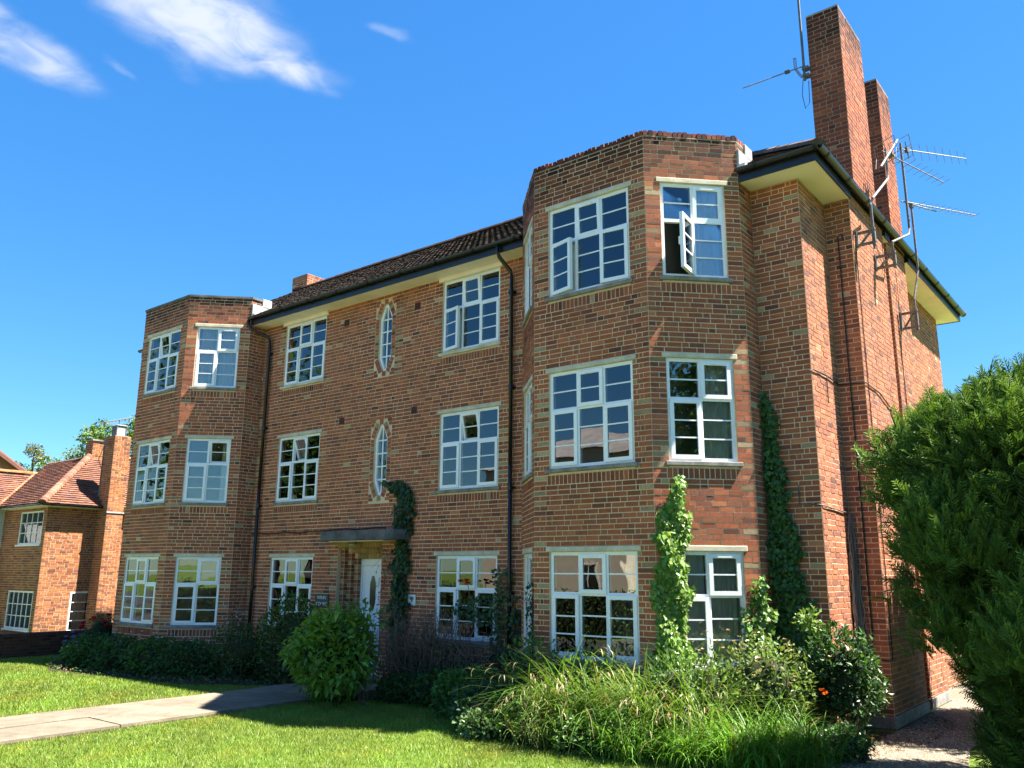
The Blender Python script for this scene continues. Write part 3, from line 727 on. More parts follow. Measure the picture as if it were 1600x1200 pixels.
# boards under the tiles
mb = MB(); zr = ZR-.004
ru = [(-18.6, -OV, ZE-.004), (OV, -OV, ZE-.004), (OV-RY-OV, RY, zr), (-17.9, RY, zr), (-18.6, 9.75, ZE-.004), (OV, 9.75, ZE-.004), (-18.6, RY, zr)]
mb.add(ru, [(0, 1, 2, 6), (1, 5, 2), (5, 4, 6, 2), (0, 6, 4)]); mb.build('roof', 'canopy', BL)
rng2 = np.random.default_rng(3)
def half_round(parent, name, P, Q, r, n_, colf, mname='tile'):
    P, Q = A(P, float), A(Q, float); t = Q-P; Ln = np.linalg.norm(t); t /= Ln; u = np.cross(t, (0, 0, 1)); u /= np.linalg.norm(u); w = np.cross(u, t)
    for i in range(n_):
        a, b = P+t*(Ln*i/n_), P+t*(Ln*(i+1)/n_+.02); V = []
        ro = r+rng.normal()*.004
        for p, rr in ((a, ro*1.08), (b, ro)):
            for j in range(6):
                th = math.pi*j/5; V.append(p+u*rr*math.cos(th)+w*rr*math.sin(th)*.8)
        MB().add(V, [(j, j+1, 7+j, 6+j) for j in range(5)]+[(0, 1, 2, 3, 4, 5)], colf()).build(name, mname, parent)
half_round(BL, 'ridge_tile', (-18.6, RY, ZR+.0), (OV-RY-OV, RY, ZR+.0), .12, 32, lambda: A([.10, .062, .048])*rng.uniform(.7, 1.3))
half_round(BL, 'hip_tile', (OV, -OV, ZE+.01), (OV-RY-OV, RY, ZR), .11, 18, lambda: A([.10, .07, .055])*rng.uniform(.7, 1.3))
half_round(BL, 'hip_tile', (OV, 9.75, ZE+.01), (OV-RY-OV, RY, ZR), .11, 18, lambda: A([.10, .07, .055])*rng.uniform(.7, 1.3))

# ---- eaves: soffit, fascia, gutter
so0, so1 = EAVE, EAVE+.012
def soff(x0, x1, y0, y1): MB().box(x0, x1, y0, y1, so0, so1).build('soffit', 'soffit', BL)
FO = .42
soff(BLF[5][0]+.002, BR[0][0]-.002, -FO, .02); soff(BR[5][0]+.002, FO, -FO, -.002); soff(-18.6, BLF[0][0]-.002, -FO, .02)
soff(.002, FO, .0, B1[0]-.012); soff(.002, FO, B1[1]+.012, B2[0]-.012); soff(.002, FO, B2[1]+.012, 9.15+FO); soff(-.7, 0, 9.17, 9.15+FO)
mb = MB()
fz0, fz1 = EAVE-.015, ZE-.01
for x0, x1 in ((BLF[5][0]+.003, BR[0][0]-.003), (BR[5][0]+.003, FO+.022), (-18.6, BLF[0][0]-.003)): MB().box(x0, x1, -FO-.022, -FO, fz0, fz1).build('fascia', 'black', BL)
for y0, y1 in ((-FO, B1[0]-.014), (B1[1]+.014, B2[0]-.014), (B2[1]+.014, 9.15+FO)): MB().box(FO, FO+.022, y0, y1, fz0, fz1).build('fascia', 'black', BL)
MB().box(-.7, FO+.022, 9.15+FO, 9.15+FO+.022, fz0, fz1).build('fascia', 'black', BL)
for y0 in (B1[0]-.014, B2[0]-.014): MB().box(.2, FO-.002, y0, y0+.012, fz0+.03, fz1).build('fascia', 'black', BL)
def gutter(P, Q, out):
    P, Q, out = A(P, float), A(Q, float), A(out, float); V = []; n = 9; r = .062
    for p in (P, Q):
        for rr in (r, r-.006):
            for j in range(n):
                th = math.pi*j/(n-1); V.append(p-out*rr*math.cos(th)+A([0, 0, -rr*math.sin(th)]))
    F = []
    for j in range(n-1):
        F += [(j, j+1, 2*n+j+1, 2*n+j), (n+j+1, n+j, 3*n+j, 3*n+j+1)]
        F += [(j+1, j, n+j, n+j+1), (2*n+j, 2*n+j+1, 3*n+j+1, 3*n+j)]
    m = MB().add(V, F); g = m.build('gutter', 'black', BL)
    t = Q-P; Ln = np.linalg.norm(t); t /= Ln; k = int(Ln/1.0)
    for i in range(k+1):
        c = P+t*min(Ln-.05, .3+i*1.0); V = []
        for p in (c-t*.025, c+t*.025):
            for j in range(n):
                th = math.pi*j/(n-1); V.append(p-out*.071*math.cos(th)+A([0, 0, -.071*math.sin(th)]))
        MB().add(V, [(j, j+1, n+j+1, n+j) for j in range(n-1)]+[(j+n, n+j+1, j+1, j) for j in range(n-1)]).build('gutter_bracket', 'black', g)
gz = ZE-.0; go = FO+.022+.064
gutter((BLF[5][0]+.01, -go, gz), (BR[0][0]-.01, -go, gz), (0, -1, 0))
gutter((BR[5][0]+.01, -go, gz), (go, -go, gz), (0, -1, 0))
gutter((go, -go, gz), (go, 9.15+go, gz), (1, 0, 0))
gutter((-18.6, -go, gz), (BLF[0][0]-.01, -go, gz), (0, -1, 0))
def downpipe(x, swx):
    mb = MB(); r = .038
    mb.tube([(x+swx, -go, gz-.05), (x+swx, -go, gz-.18), (x+swx*.85, -go+.06, gz-.28), (x+swx*.1, -.10, gz-.46), (x, -.075, gz-.58), (x, -.075, 4)], r, 10)
    mb.tube([(x, -.075, 4), (x, -.075, .05)], r, 10)
    d = mb.build('downpipe', 'black', BL, smooth=True)
    for z in (7.3, 5.45, 3.6, 1.75):
        m = MB(); m.tube([(x, -.075, z-.05), (x, -.075, z+.05)], r+.010, 10); m.box(x-.07, x+.07, -.03, .0, z-.02, z+.02); m.build('pipe_collar', 'black', d)
downpipe(-13.06, -.32); downpipe(-5.49, .0)

# ---- curtains behind the windows
def zr(k): return .96+k*ST, 2.40+k*ST
def cw(T, uc, w, k, l0, l1, label, m='curtain', folds=5):
    z0, z1 = zr(k); curtain(T, uc-w/2+w*l0, uc-w/2+w*l1, z0, z1, label, m, folds)
cw(TRf, FRU, FRW, 2, .0, .33, 'pale curtain drawn to the left side of the top front window of the right bay')
cw(TRf, FRU, FRW, 2, .86, 1., 'pale curtain at the right edge of the top front window of the right bay', folds=3)
cw(TRc, .745, 1.0, 2, .52, 1., 'pale gathered curtain in the right half of the window with the wide open sash', folds=7)
cw(TRf, FRU, FRW, 1, .0, .24, 'pale curtain at the left edge of the middle front window of the right bay', folds=4)
cw(TRf, FRU, FRW, 1, .88, 1., 'pale curtain at the right edge of the middle front window of the right bay', folds=3)
cw(TRc, .745, 1.0, 1, .52, 1., 'grey curtain behind the right half of the middle angled window of the right bay', 'curtain_grey', 7)
cw(TRc, .745, 1.0, 0, .0, .48, 'grey curtain behind the left half of the ground floor window between the two ivies', 'curtain_grey', 6)
cw(TRc, .745, 1.0, 0, .56, 1., 'grey curtain behind the right half of the ground floor window between the two ivies', 'curtain_grey', 6)
cw(TM, UR, FRW, 1, .0, .26, 'pale curtain at the left of the middle window beside the right bay', folds=4)
cw(TM, UR, FRW, 1, .78, 1., 'pale curtain at the right of the middle window beside the right bay', folds=4)
cw(TM, UR, FRW, 2, .0, .25, 'pale curtain at the left of the top window under the eaves beside the right bay', folds=4)
cw(TLc, .745, 1.0, 2, .5, 1., 'pale curtain behind the right half of the top angled window of the left bay', folds=5)
cw(TLc, .745, 1.0, 2, .0, .45, 'pale curtain behind the left half of the top angled window of the left bay', folds=5)
cw(TLc, .745, 1.0, 1, .8, 1., 'pale narrow curtain at the right of the middle angled window of the left bay', folds=3)
cw(TLf, FRU, FRW, 1, .3, .62, 'pale curtain hanging mid window in the middle front window of the left bay', folds=4)
cw(TLf, FRU, FRW, 0, .0, .5, 'pale curtain behind the ground floor front window of the left bay', folds=6)
cw(TM, UL, FRW, 2, .68, 1., 'pale curtain at the right of the top window under the eaves beside the left bay', folds=4)
cw(TM, UL, FRW, 0, .0, .22, 'green grey curtain at the left of the ground floor window beside the left bay', 'curtain_grey', 4)

# ---- signs, lamp, cables on the walls
def text_mesh(txt, size):
    cu = bpy.data.curves.new('lettering', 'FONT'); cu.body = txt; cu.size = size; cu.align_x = 'CENTER'; cu.extrude = .002
    o = bpy.data.objects.new('lettering', cu); COL.objects.link(o); bpy.context.view_layer.update()
    me = bpy.data.meshes.new_from_object(o.evaluated_get(bpy.context.evaluated_depsgraph_get())); bpy.data.objects.remove(o); return me
t = thing('house_sign', 'dark slate house name sign with white lettering on the brick pier left of the door', 'sign', (-10.62, -.012, 1.38))
MB().box(-10.84, -10.40, -.025, -.004, 1.36, 1.64).build('board', 'sign', t, bevel=.004)
for txt, z in (('WINN', 1.53), ('COURT', 1.40)):
    me = text_mesh(txt, .105); me.transform(Matrix.Rotation(R(90), 4, 'X')); o = link_mesh('lettering', me, 'ink', t); o.location = (0, -.016, z-1.38)
t = thing('notice_plaque', 'small white square plaque with a green emblem on the brick right of the door', 'plaque', (-7.94, -.012, 1.58))
MB().box(-8.04, -7.84, -.02, -.004, 1.48, 1.68).build('plate', 'paint', t, bevel=.003)
mb = MB(); c0 = A([-7.94, -.022, 1.59])
mb.prism([c0+A([x, 0, z]) for x, z in ((-.05,.0),(-.045,.035),(-.01,.055),(.03,.05),(.055,.02),(.05,.0),(.02,-.012),(.03,-.04),(-.005,-.045),(-.012,-.01))], (0, -.003, 0)); mb.build('emblem', 'green', t)
t = thing('porch_lamp', 'oval bulkhead lamp under the canopy over the front door', 'lamp', (-9.52, -.2, 2.70))
mb = MB(); mb.prism([(-9.52+.11*math.cos(a), -.2+.07*math.sin(a), 2.66) for a in np.linspace(0, 2*math.pi, 13)[:-1]], (0, 0, .045)); mb.build('base', 'mast', t)
V = []; F = []
for i in range(4):
    for j in range(10):
        a = 2*math.pi*j/10; r_ = math.cos(i*.5); V.append((-9.52+.095*r_*math.cos(a), -.2+.058*r_*math.sin(a), 2.66-.05*math.sin(i*.5)))
for i in range(3): F += [(i*10+j, i*10+(j+1) % 10, i*10+10+(j+1) % 10, i*10+10+j) for j in range(10)]
MB().add(V, F+[tuple(range(30, 40))]).build('glass_cover', 'lampglass', t, smooth=True)
def cable(pts, label, r=.011, m='cable'):
    o = MB().tube(pts, r, 5).build('cable', m, None); tag(o, label, 'cable'); return o
xs = np.linspace(-13.3, -8.75, 16)
cable([(x, -.02, 2.95+.012*math.sin(i*1.9)+(.03 if -10.6 < x < -8 else 0)) for i, x in enumerate(xs)], 'thin black cable running along the brick above the door canopy', .012)
yb = B1[0]
cable([(.27, yb-.02, 7.3), (.25, yb-.02, 7.42), (.19, yb-.02, 7.40), (.19, yb-.022, 5), (.20, yb-.02, 3), (.20, yb-.022, 1.25), (.17, yb-.02, 1.02), (.02, yb-.02, 1.0)], 'black cable dropping down the dark face of the first chimney breast', .011)
cable([(B1[2]+.015, yb+.12, 7.2), (B1[2]+.015, yb+.12, 5.4), (B1[2]+.015, yb+.13, 3.), (B1[2]+.015, yb+.12, .93), (B1[2]+.015, yb-.015, .92), (.02, yb-.025, .95)], 'black cable running down the outer face of the first chimney breast', .008)
cable([(-.02, -.02, 4.98), (-.0+.02, .02, 5.0), (.02, .62, 5.02), (.02, .9, 5.0), (.02, yb-.02, 4.98), (B1[2]+.02, yb-.02, 4.96), (B1[2]+.02, 1.9, 4.93), (B1[2]+.02, 2.4, 4.80), (B1[2]+.02, 3.1, 4.75)], 'black cable strung sideways across the side wall and first chimney breast', .010)
cable([(.02, .60, 4.6), (.02, .60, 4.98), (.02, .66, 5.03)], 'short bent cable hanging on the sunlit side wall beside the corner', .009)
cable([(-.30, -.02, 3.35), (-.30, -.02, 3.08), (-.02, -.02, 3.06), (.02, .05, 3.05), (.02, yb-.03, 3.0)], 'grey cable turning round the building corner at first floor level', .010, 'mast')
cable([(B2[2]+.015, B2[0]+.25, 6.7), (B2[2]+.015, B2[0]+.28, 4.7), (B2[2]+.015, B2[0]+.34, 4.55)], 'thin cable hanging down the second chimney breast', .008)

# ---- television aerials
def perp(d):
    d = A(d, float); d /= np.linalg.norm(d); u = np.cross(d, (0, 0, 1)); u /= np.linalg.norm(u); return d, u, np.cross(u, d)
def yagi(parent, base, tip, n_el, el, refl=True, vert=False, tilt=0):
    base, tip = A(base, float), A(tip, float); d, u, w = perp(tip-base); Ln = np.linalg.norm(tip-base)
    ex_ = (w if vert else u)*math.cos(tilt)+(u if vert else w)*math.sin(tilt)
    b = MB().tube([base-d*.12, tip], .010, 6).build('boom', 'metal', parent)
    for i in range(n_el):
        p = base+d*(Ln*(.16+.83*i/(n_el-1))); h = el*(1-.35*i/n_el)/2
        MB().tube([p-ex_*h, p+ex_*h], .0045, 4).build('element', 'metal', parent)
    if refl:
        c = base+d*.02; ey_ = w if not vert else u
        m = MB(); H = .20; Wd = el*.55
        for s in (-1, 1):
            cc = c+ey_*s*H-d*.05
            m.tube([cc-ex_*Wd, cc+ex_*Wd], .007, 4); 
        for k in (-1, 0, 1): m.tube([c+ex_*Wd*k-ey_*H-d*.05, c+ex_*Wd*k, c+ex_*Wd*k+ey_*H-d*.05], .006, 4)
        m.build('reflector', 'metal', parent)
        q = c+d*.14; m = MB(); m.obox(q, d*.035, ex_*.05, np.cross(d, ex_)*.03); m.build('dipole_box', 'mast', parent)
        m = MB(); m.tube([q-ex_*el*.45+d*.0, q+ex_*el*.45], .010, 4); m.build('dipole', 'mast', parent)
def bracket(parent, x, y, z, out=.25, h=.26):
    m = MB(); m.box(x+.002, x+.031, y-.05, y+.05, z-h/2, z+h/2); m.box(x+.03, x+out, y-.02, y+.02, z+h/2-.05, z+h/2-.01); m.box(x+.03, x+out, y-.02, y+.02, z-h/2+.01, z-h/2+.05)
    m.obox((x+out*.5, y, z), (out*.28, 0, h*.36), (0, .012, 0), (.012, 0, -.012)); m.box(x+out-.05, x+out, y-.03, y+.03, z-h/2-.02, z+h/2+.02)
    m.build('wall_bracket', 'rust', parent)
t = thing('tv_aerial', 'tall dark mast aerial on the front chimney stack, its boom pointing down left', 'aerial', (-.12, 1.12, 10.3))
MB().tube([(-.11, 1.12, 10.28), (-.115, 1.11, 13.2)], .022, 8).build('mast', 'mast', t)
for z_ in (10.34, 10.48): MB().box(-.14, -.03, 1.09, 1.2, z_, z_+.05).build('wall_bracket', 'mast', t)
yagi(t, (-.22, 1.08, 10.53), (-1.05, .72, 10.30), 13, .16, True, False, .6)
MB().tube([(-.13, 1.09, 10.3), (-.16, 1.08, 10.0), (-.13, 1.1, 9.75), (-.06, 1.12, 9.85), (-.05, 1.12, 10.25)], .006, 4).build('loop_cable', 'cable', t)
# aerial on the first bracket: a cranked silver arm
bx = B1[2]
t = thing('tv_aerial', 'silver cranked mast aerial on the front bracket beside the gutter, two crossed dipoles on top', 'aerial', (bx, 1.42, 7.25))
bracket(t, bx, 1.42, 7.36, .30)
MB().tube([(bx+.27, 1.42, 7.15), (bx+.27, 1.42, 7.9), (bx+.30, 1.46, 8.02), (bx+.42, 2.05, 8.55), (bx+.42, 2.1, 8.75), (bx+.42, 2.1, 9.12)], .022, 8).build('mast', 'metal', t)
yagi(t, (bx+.42, 2.1, 9.05), (bx+.95, 3.9, 9.05), 9, .34, True, False, .2)
MB().tube([(bx+.36, 1.95, 8.75), (bx+.58, 2.3, 9.32)], .024, 6).build('arm', 'metal', t)
t = thing('tv_aerial', 'tall grey mast aerial rising past the rear stack with two booms pointing right', 'aerial', (bx, 2.25, 7.2))
bracket(t, bx, 2.45, 7.28, .34)
MB().tube([(bx+.30, 2.45, 7.15), (bx+.30, 2.47, 7.6), (bx+.42, 3.2, 7.95), (bx+.42, 3.3, 8.1), (bx+.42, 3.3, 9.75)], .021, 8).build('mast', 'rust', t)
yagi(t, (bx+.42, 3.36, 9.66), (bx+1.15, 5.3, 10.05), 8, .36, True, True)
yagi(t, (bx+.42, 3.36, 8.62), (bx+1.2, 5.3, 8.85), 10, .30, False, False)
t = thing('tv_aerial', 'short mast aerial on the third bracket by the rear eaves with a small top arm', 'aerial', (B2[2], 4.2, 6.8))
bracket(t, B2[2], 3.98, 6.62, .30, .34)
MB().tube([(B2[2]+.27, 3.98, 6.4), (B2[2]+.27, 3.98, 7.0), (B2[2]+.34, 4.2, 7.6), (B2[2]+.34, 4.2, 8.95)], .020, 8).build('mast', 'rust', t)
MB().tube([(B2[2]+.24, 3.9, 8.9), (B2[2]+.62, 4.95, 8.97)], .013, 6).build('boom', 'metal', t)
MB().obox((B2[2]+.34, 4.2, 8.9), (.03, 0, 0), (0, .05, 0), (0, 0, .05)).build('clamp', 'mast', t)

# ================================================================== GROUND
def sheet(name, poly, z, m, n=None):
    me = bpy.data.meshes.new(name); me.from_pydata([(x, y, z) for x, y in poly], [], [tuple(range(len(poly)))]); me.update()
    at = me.attributes.new('col', 'FLOAT_COLOR', 'FACE'); at.data.foreach_set('color', [.3, .3, .3, 1])
    return link_mesh(name, me, m, None, 'structure')
sheet('lawn', [(-400, -400), (400, -400), (400, 600), (-400, 600)], 0, 'lawn')
PX0, PX1 = -9.62, -7.78
bedpoly = [(-17.6, -1.5), (-17.2, -2.6), (-15.4, -3.35), (-12.8, -2.95), (-11.3, -2.75), (-10.4, -2.2), (-9.66, -1.6), (-9.66, .3), (-18.2, .3)]
bedpoly2 = [(-7.74, -2.6), (-7.2, -1.75), (-6.2, -1.5), (-5.2, -1.7), (-3.9, -2.65), (-2.8, -3.05), (-1.4, -2.95), (-.3, -2.5), (.25, -1.9), (.45, -.8), (.5, .4), (.44, .9), (-7.74, .3)]
sheet('soil_bed', bedpoly, .010, 'soil'); sheet('soil_bed', bedpoly2, .010, 'soil')
gravel = [(.30, -1.9), (.9, -3.2), (1.7, -4.2), (2.6, -4.6), (2.4, -3), (1.75, -1.3), (1.5, .2), (1.45, 2.5), (1.6, 6), (1.9, 14), (.02, 14), (.02, 4.8), (.42, 4.76), (.42, 3.2), (.46, 3.0), (.46, .85), (.5, .2)]
sheet('gravel_path', gravel, .014, 'gravel')
def inpoly(P, poly):
    x, y = P[:, 0], P[:, 1]; c = np.zeros(len(P), bool); n = len(poly); j = n-1
    for i in range(n):
        xi, yi = poly[i]; xj, yj = poly[j]
        c ^= ((yi > y) != (yj > y)) & (x < (xj-xi)*(y-yi)/(yj-yi+1e-12)+xi); j = i
    return c
sheet('road', [(-120, -33), (60, -33), (60, -16.4), (-120, -16.4)], .006, 'asphalt'); sheet('unseen_pavement', [(-120, -14.6), (60, -14.6), (60, -9.75), (-120, -9.75)], .005, 'asphalt')  # unseen dark asphalt, added so the low panes mirror less bright lawn
# path of concrete slabs
pth = sheet('path', [(PX0-.02, -9.75), (PX1+.02, -9.75), (PX1+.02, -.46), (PX0-.02, -.46)], .006, 'slabbase')
y = -.5; i = 0
while y > -8.0:
    ln = 1.72; xm = (PX0+PX1)/2+rng.normal()*.02
    for a, b in ((PX0, xm), (xm, PX1)):
        dz = rng.normal()*.003; V = []
        for z in (.012, .05+dz):
            V += [(a+.008, y-ln+.008, z), (b-.008, y-ln+.008, z), (b-.008, y-.008, z+rng.normal()*.002), (a+.008, y-.008, z)]
        c = A([.20, .163, .117])*rng.uniform(.88, 1.1)
        MB().add(V, [(4, 5, 6, 7), (0, 1, 5, 4), (1, 2, 6, 5), (2, 3, 7, 6), (3, 0, 4, 7)], c).build('paving_slab', 'slab', pth)
    y -= ln; i += 1
# pebbles and leaf litter on the gravel path
def pebbles(n, poly, box, size, cols, name):
    P = np.c_[rng.uniform(box[0], box[1], n), rng.uniform(box[2], box[3], n)]; P = P[inpoly(P, poly)]; n = len(P)
    s = rng.uniform(.5, 1.3, n)*size; base = A([(1,0,0),(0,1,0),(-1,0,0),(0,-1,0),(0,0,.7)])
    ang = rng.uniform(0, 6.28, n); ca, sa = np.cos(ang), np.sin(ang)
    V = base[None]*s[:, None, None]*rng.uniform(.6, 1.2, (n, 5, 3)); X = V[..., 0]*ca[:, None]-V[..., 1]*sa[:, None]; Y = V[..., 0]*sa[:, None]+V[..., 1]*ca[:, None]
    V = np.stack([X+P[:, :1], Y+P[:, 1:], V[..., 2]+.012], -1)
    F = A([(0, 1, 4), (1, 2, 4), (2, 3, 4), (3, 0, 4)]); Fr = (F[None]+5*np.arange(n)[:, None, None]).reshape(-1, 3)
    c = A(cols)[rng.integers(len(cols), size=n)]*rng.uniform(.7, 1.25, (n, 1))
    o = obj_arrays(name, V.reshape(-1, 3), Fr, 'pebble', None, np.repeat(c, 4, 0), 'stuff'); return o
pebbles(26000, gravel, (.2, 2.6, -4.6, 5), .013, [(.40,.33,.25),(.32,.26,.19),(.48,.42,.33),(.25,.2,.15)], 'gravel_stones')
pebbles(2600, [(.25, -.9), (.62, -1.2), (1.05, .3), (1.0, 2.2), (.46, 3.1), (.46, .85)], (.2, 1.1, -1.3, 3.1), .022, [(.16,.11,.07),(.10,.07,.045),(.24,.17,.11)], 'leaf_litter')
# grass blades
def blades(n, box, excl, h, w, name):
    P = np.c_[rng.uniform(box[0], box[1], n), rng.uniform(box[2], box[3], n)]
    k = np.ones(n, bool)
    for e in excl: k &= ~inpoly(P, e)
    X, Y, wd = project(np.c_[P, np.zeros(n)]); k &= (wd > 0) & (X > -30) & (X < 1630) & (Y < 1240)
    P = P[k]; n = len(P)
    a = rng.uniform(0, 6.28, n); hh = h*rng.uniform(.5, 1.3, n); ww = w*rng.uniform(.7, 1.3, n); ln = rng.normal(0, .45, (n, 2))*hh[:, None]
    d = np.c_[np.cos(a), np.sin(a)]*ww[:, None]
    z0 = np.zeros(n)
    V = np.stack([np.c_[P-d, z0], np.c_[P+d, z0], np.c_[P+ln, hh]], 1)
    lum = .5+.5*np.sin(P[:, 0]*1.7+1.3*np.sin(P[:, 1]*1.1))*np.cos(P[:, 1]*2.3+P[:, 0]*.6)
    fine = .5+.5*np.sin(P[:, 0]*9+2*np.sin(P[:, 1]*7))*np.cos(P[:, 1]*11)
    c = A([.150, .245, .030])[None]*(.62+.42*lum+.32*fine)[:, None]*rng.uniform(.7, 1.3, (n, 1)); c[:, 0] *= 1+.35*(1-lum)*fine
    dry = np.exp(-np.abs(P[:, 0]-(PX0-.12))/.16)*(rng.random(n) < .75)+np.exp(-np.abs(P[:, 0]-(PX1+.06))/.05)*(rng.random(n) < .5); dry = np.clip(dry, 0, 1)[:, None]*(rng.random((n, 1)) < .8)
    c = c*(1-dry)+A([.30, .215, .08])*dry
    ol = (np.sin(P[:, 0]*2.9+4)*np.sin(P[:, 1]*2.2+P[:, 0]) > .55) & (rng.random(n) < .5); c[ol] = c[ol]*A([1.35, .98, .8])
    st = rng.random(n) < .06; c[st] = A([.30, .24, .10])
    o = obj_arrays(name, V.reshape(-1, 3), np.arange(3*n).reshape(-1, 3), 'blade', None, c, 'stuff'); return o
EXC = [bedpoly, bedpoly2, gravel, [(PX0, -17), (PX1, -17), (PX1, 0), (PX0, 0)], [(-18.3, 0), (0, 0), (0, 9), (-18.3, 9)]]
blades(190000, (-7.9, 3.2, -9.2, -1.3), EXC, .042, .0045, 'lawn_grass')
blades(120000, (-18.6, -9.55, -8.5, -1.2), EXC, .045, .007, 'lawn_grass')

# ================================================================== NEIGHBOURING BUILDINGS
NB = thing('brick_house', 'orange brick hipped roof house at far left beyond the low garden wall, tall side chimney', 'house', (-25, .2, 0))
HX, HY = -25.0, .25
def small_window(parent, T, u0, u1, z0, z1, nc, nr, cur=None):
    mb = MB(); frame_boxes(mb, T, u0, u1, z0, z1, .05, -.06, -.01); w = mb.build('window', 'paint', parent)
    for i in range(nc):
        for j in range(nr):
            a, b = u0+.05+(u1-u0-.1)*i/nc, u0+.05+(u1-u0-.1)*(i+1)/nc; c, d = z0+.05+(z1-z0-.1)*j/nr, z0+.05+(z1-z0-.1)*(j+1)/nr
            m = MB(); lbox(m, T, a, b, c, d, -.045, -.035); m.build('pane', 'glass', w)
    for i in range(1, nc):
        m = MB(); a = u0+.05+(u1-u0-.1)*i/nc; lbox(m, T, a-.014, a+.014, z0+.05, z1-.05, -.034, -.016); m.build('glazing_bar', 'paint', w)
    for j in range(1, nr):
        m = MB(); a = z0+.05+(z1-z0-.1)*j/nr; lbox(m, T, u0+.05, u1-.05, a-.012, a+.012, -.033, -.018); m.build('glazing_bar', 'paint', w)
    m = MB(); lbox(m, T, u0-.06, u1+.06, z0-.06, z0-.004, -.1, .05); m.build('sill', 'paint', parent)
    mr = MB(); D = 1.2; P = [T(u, z, o) for o in (-.13, -D) for u, z in ((u0-.2, z0-.2), (u1+.2, z0-.2), (u1+.2, z1+.1), (u0-.2, z1+.1))]
    mr.add(P, [(4, 5, 6, 7), (0, 1, 5, 4), (1, 2, 6, 5), (2, 3, 7, 6), (3, 0, 4, 7)]); mr.build('room', 'room', parent)
ZEH = 4.12
Tf, Lf, _, _ = frame((-36, HY), (HX, HY))
hf = [(9.05-.05, 10.75, 2.86, 4.02), (8.8, 10.72, .16, 1.42, True)]
wall(NB, 'front_wall', (-36, HY), (HX, HY), -.3, ZEH, hf, accn='house', style='house', quoin=(0, 1), mort='mortar_house')
small_window(NB, Tf, hf[0][0], hf[0][1], 2.92, 4.0, 4, 3); small_window(NB, Tf, hf[1][0], hf[1][1], .22, 1.42, 5, 3)
Ts, Ls, _, _ = frame((HX, HY), (HX, 9))
hs2 = [(1.02, 1.72, .06, 1.40, True)]
wall(NB, 'side_wall', (HX, HY), (HX, 9), -.3, ZEH, hs2, accn='house', style='house', quoin=(1, 0), mort='mortar_house')
small_window(NB, Ts, 1.05, 1.69, .14, 1.40, 1, 4)
curtain(Ts, 1.1, 1.64, .2, 1.36, 'white net curtain in the small side window of the orange brick house', 'curtain', 5, .012, -.10)
curtain(Tf, hf[0][0]+.1, hf[0][1]-.1, 2.98, 3.96, 'pale net curtain in the upper window of the orange brick house', 'curtain', 9, .02, -.14)
curtain(Tf, hf[1][0]+.1, hf[1][1]-.1, .55, 1.38, 'pale net curtain in the lower window of the orange brick house', 'curtain', 9, .02, -.14)
# tall side chimney
cy0, cy1, cxo = 1.86, 2.42, -24.33
wall(NB, 'chimney', (HX, cy0), (cxo, cy0), -.3, 6.62, accn='house', style='house', mort='mortar_house'); wall(NB, 'chimney', (cxo, cy0), (cxo, cy1), -.3, 6.62, accn='house', style='house', mort='mortar_house')
wall(NB, 'chimney', (cxo, cy1), (HX-.1, cy1), -.3, 6.62, accn='house', style='house', mort='mortar_house'); wall(NB, 'chimney', (HX-.1, cy1), (HX-.1, cy0), 3.6, 6.62, accn='house', style='house', mort='mortar_house')
mb = MB(); mb.box(HX-.09, cxo-.01, cy0+.01, cy1-.01, 6.3, 6.63); mb.build('chimney_cap', 'sill', NB)
mb = MB(); mb.box(cxo-.008, cxo+.03, cy0-.02, cy1+.02, 3.98, 4.03); mb.build('flashing', 'lead', NB)
c = MB(); cmx, cmy = (HX+cxo)/2, (cy0+cy1)/2
c.box(cmx-.15, cmx+.15, cmy-.15, cmy+.15, 6.64, 6.98); c.box(cmx-.19, cmx+.19, cmy-.19, cmy+.19, 6.99, 7.02); c.build('chimney_pot', 'lead', NB, bevel=.01)
for a in (-.165, .165): MB().box(cmx-.17, cmx+.17, cmy+a-.012, cmy+a+.012, 6.66, 7.0).build('pot_guard', 'mast', NB)
# ridge chimney
for P0, P1 in (((-27.45, 2.35), (-26.95, 2.35)), ((-26.95, 2.35), (-26.95, 2.95)), ((-26.95, 2.95), (-27.45, 2.95)), ((-27.45, 2.95), (-27.45, 2.35))):
    wall(NB, 'ridge_chimney', P0, P1, 5.9, 6.72, accn='house', style='house', mort='mortar_house')
mb = MB(); mb.box(-27.43, -26.97, 2.37, 2.93, 6.4, 6.73); mb.box(-27.5, -26.9, 2.3, 3.0, 6.735, 6.79); mb.build('chimney_cap', 'sill', NB)
flush_bricks('house', NB, 0)
# roof of the house
HPAL = A([(.185,.082,.052),(.205,.09,.056),(.165,.075,.05),(.145,.075,.056),(.19,.082,.05)])
o_ = .35; ZH = 4.20; hr = 2.5; zt = 6.2; ks = math.hypot(hr, zt-ZH)
hv, hc = [], []
Ox, Oy = HX+o_, HY-o_
sx = A([-hr/ks, 0, (zt-ZH)/ks]); nx = A([(zt-ZH)/ks, 0, hr/ks]); sy = A([0, hr/ks, (zt-ZH)/ks]); ny = A([0, -(zt-ZH)/ks, hr/ks])
def kx(u, s):
    y = Oy+u; d = s*hr/ks; k = (y > Oy+d)
    if d < .8: k &= ~((y > cy0-.02) & (y < cy1+.02))
    return k & (y < 9)
tiles(A([Ox, Oy, ZH]), ey, sx, nx, 9, ks, kx, HPAL, .18, .125, (hv, hc), .04)
def ky(u, s):
    x = -36+u; d = s*hr/ks; return (x < Ox-d) & (x > -28.1-d)
tiles(A([-36, Oy, ZH]), ex, sy, ny, 36+Ox, ks, ky, HPAL*A([.8, .8, .85]), .18, .125, (hv, hc), .04)
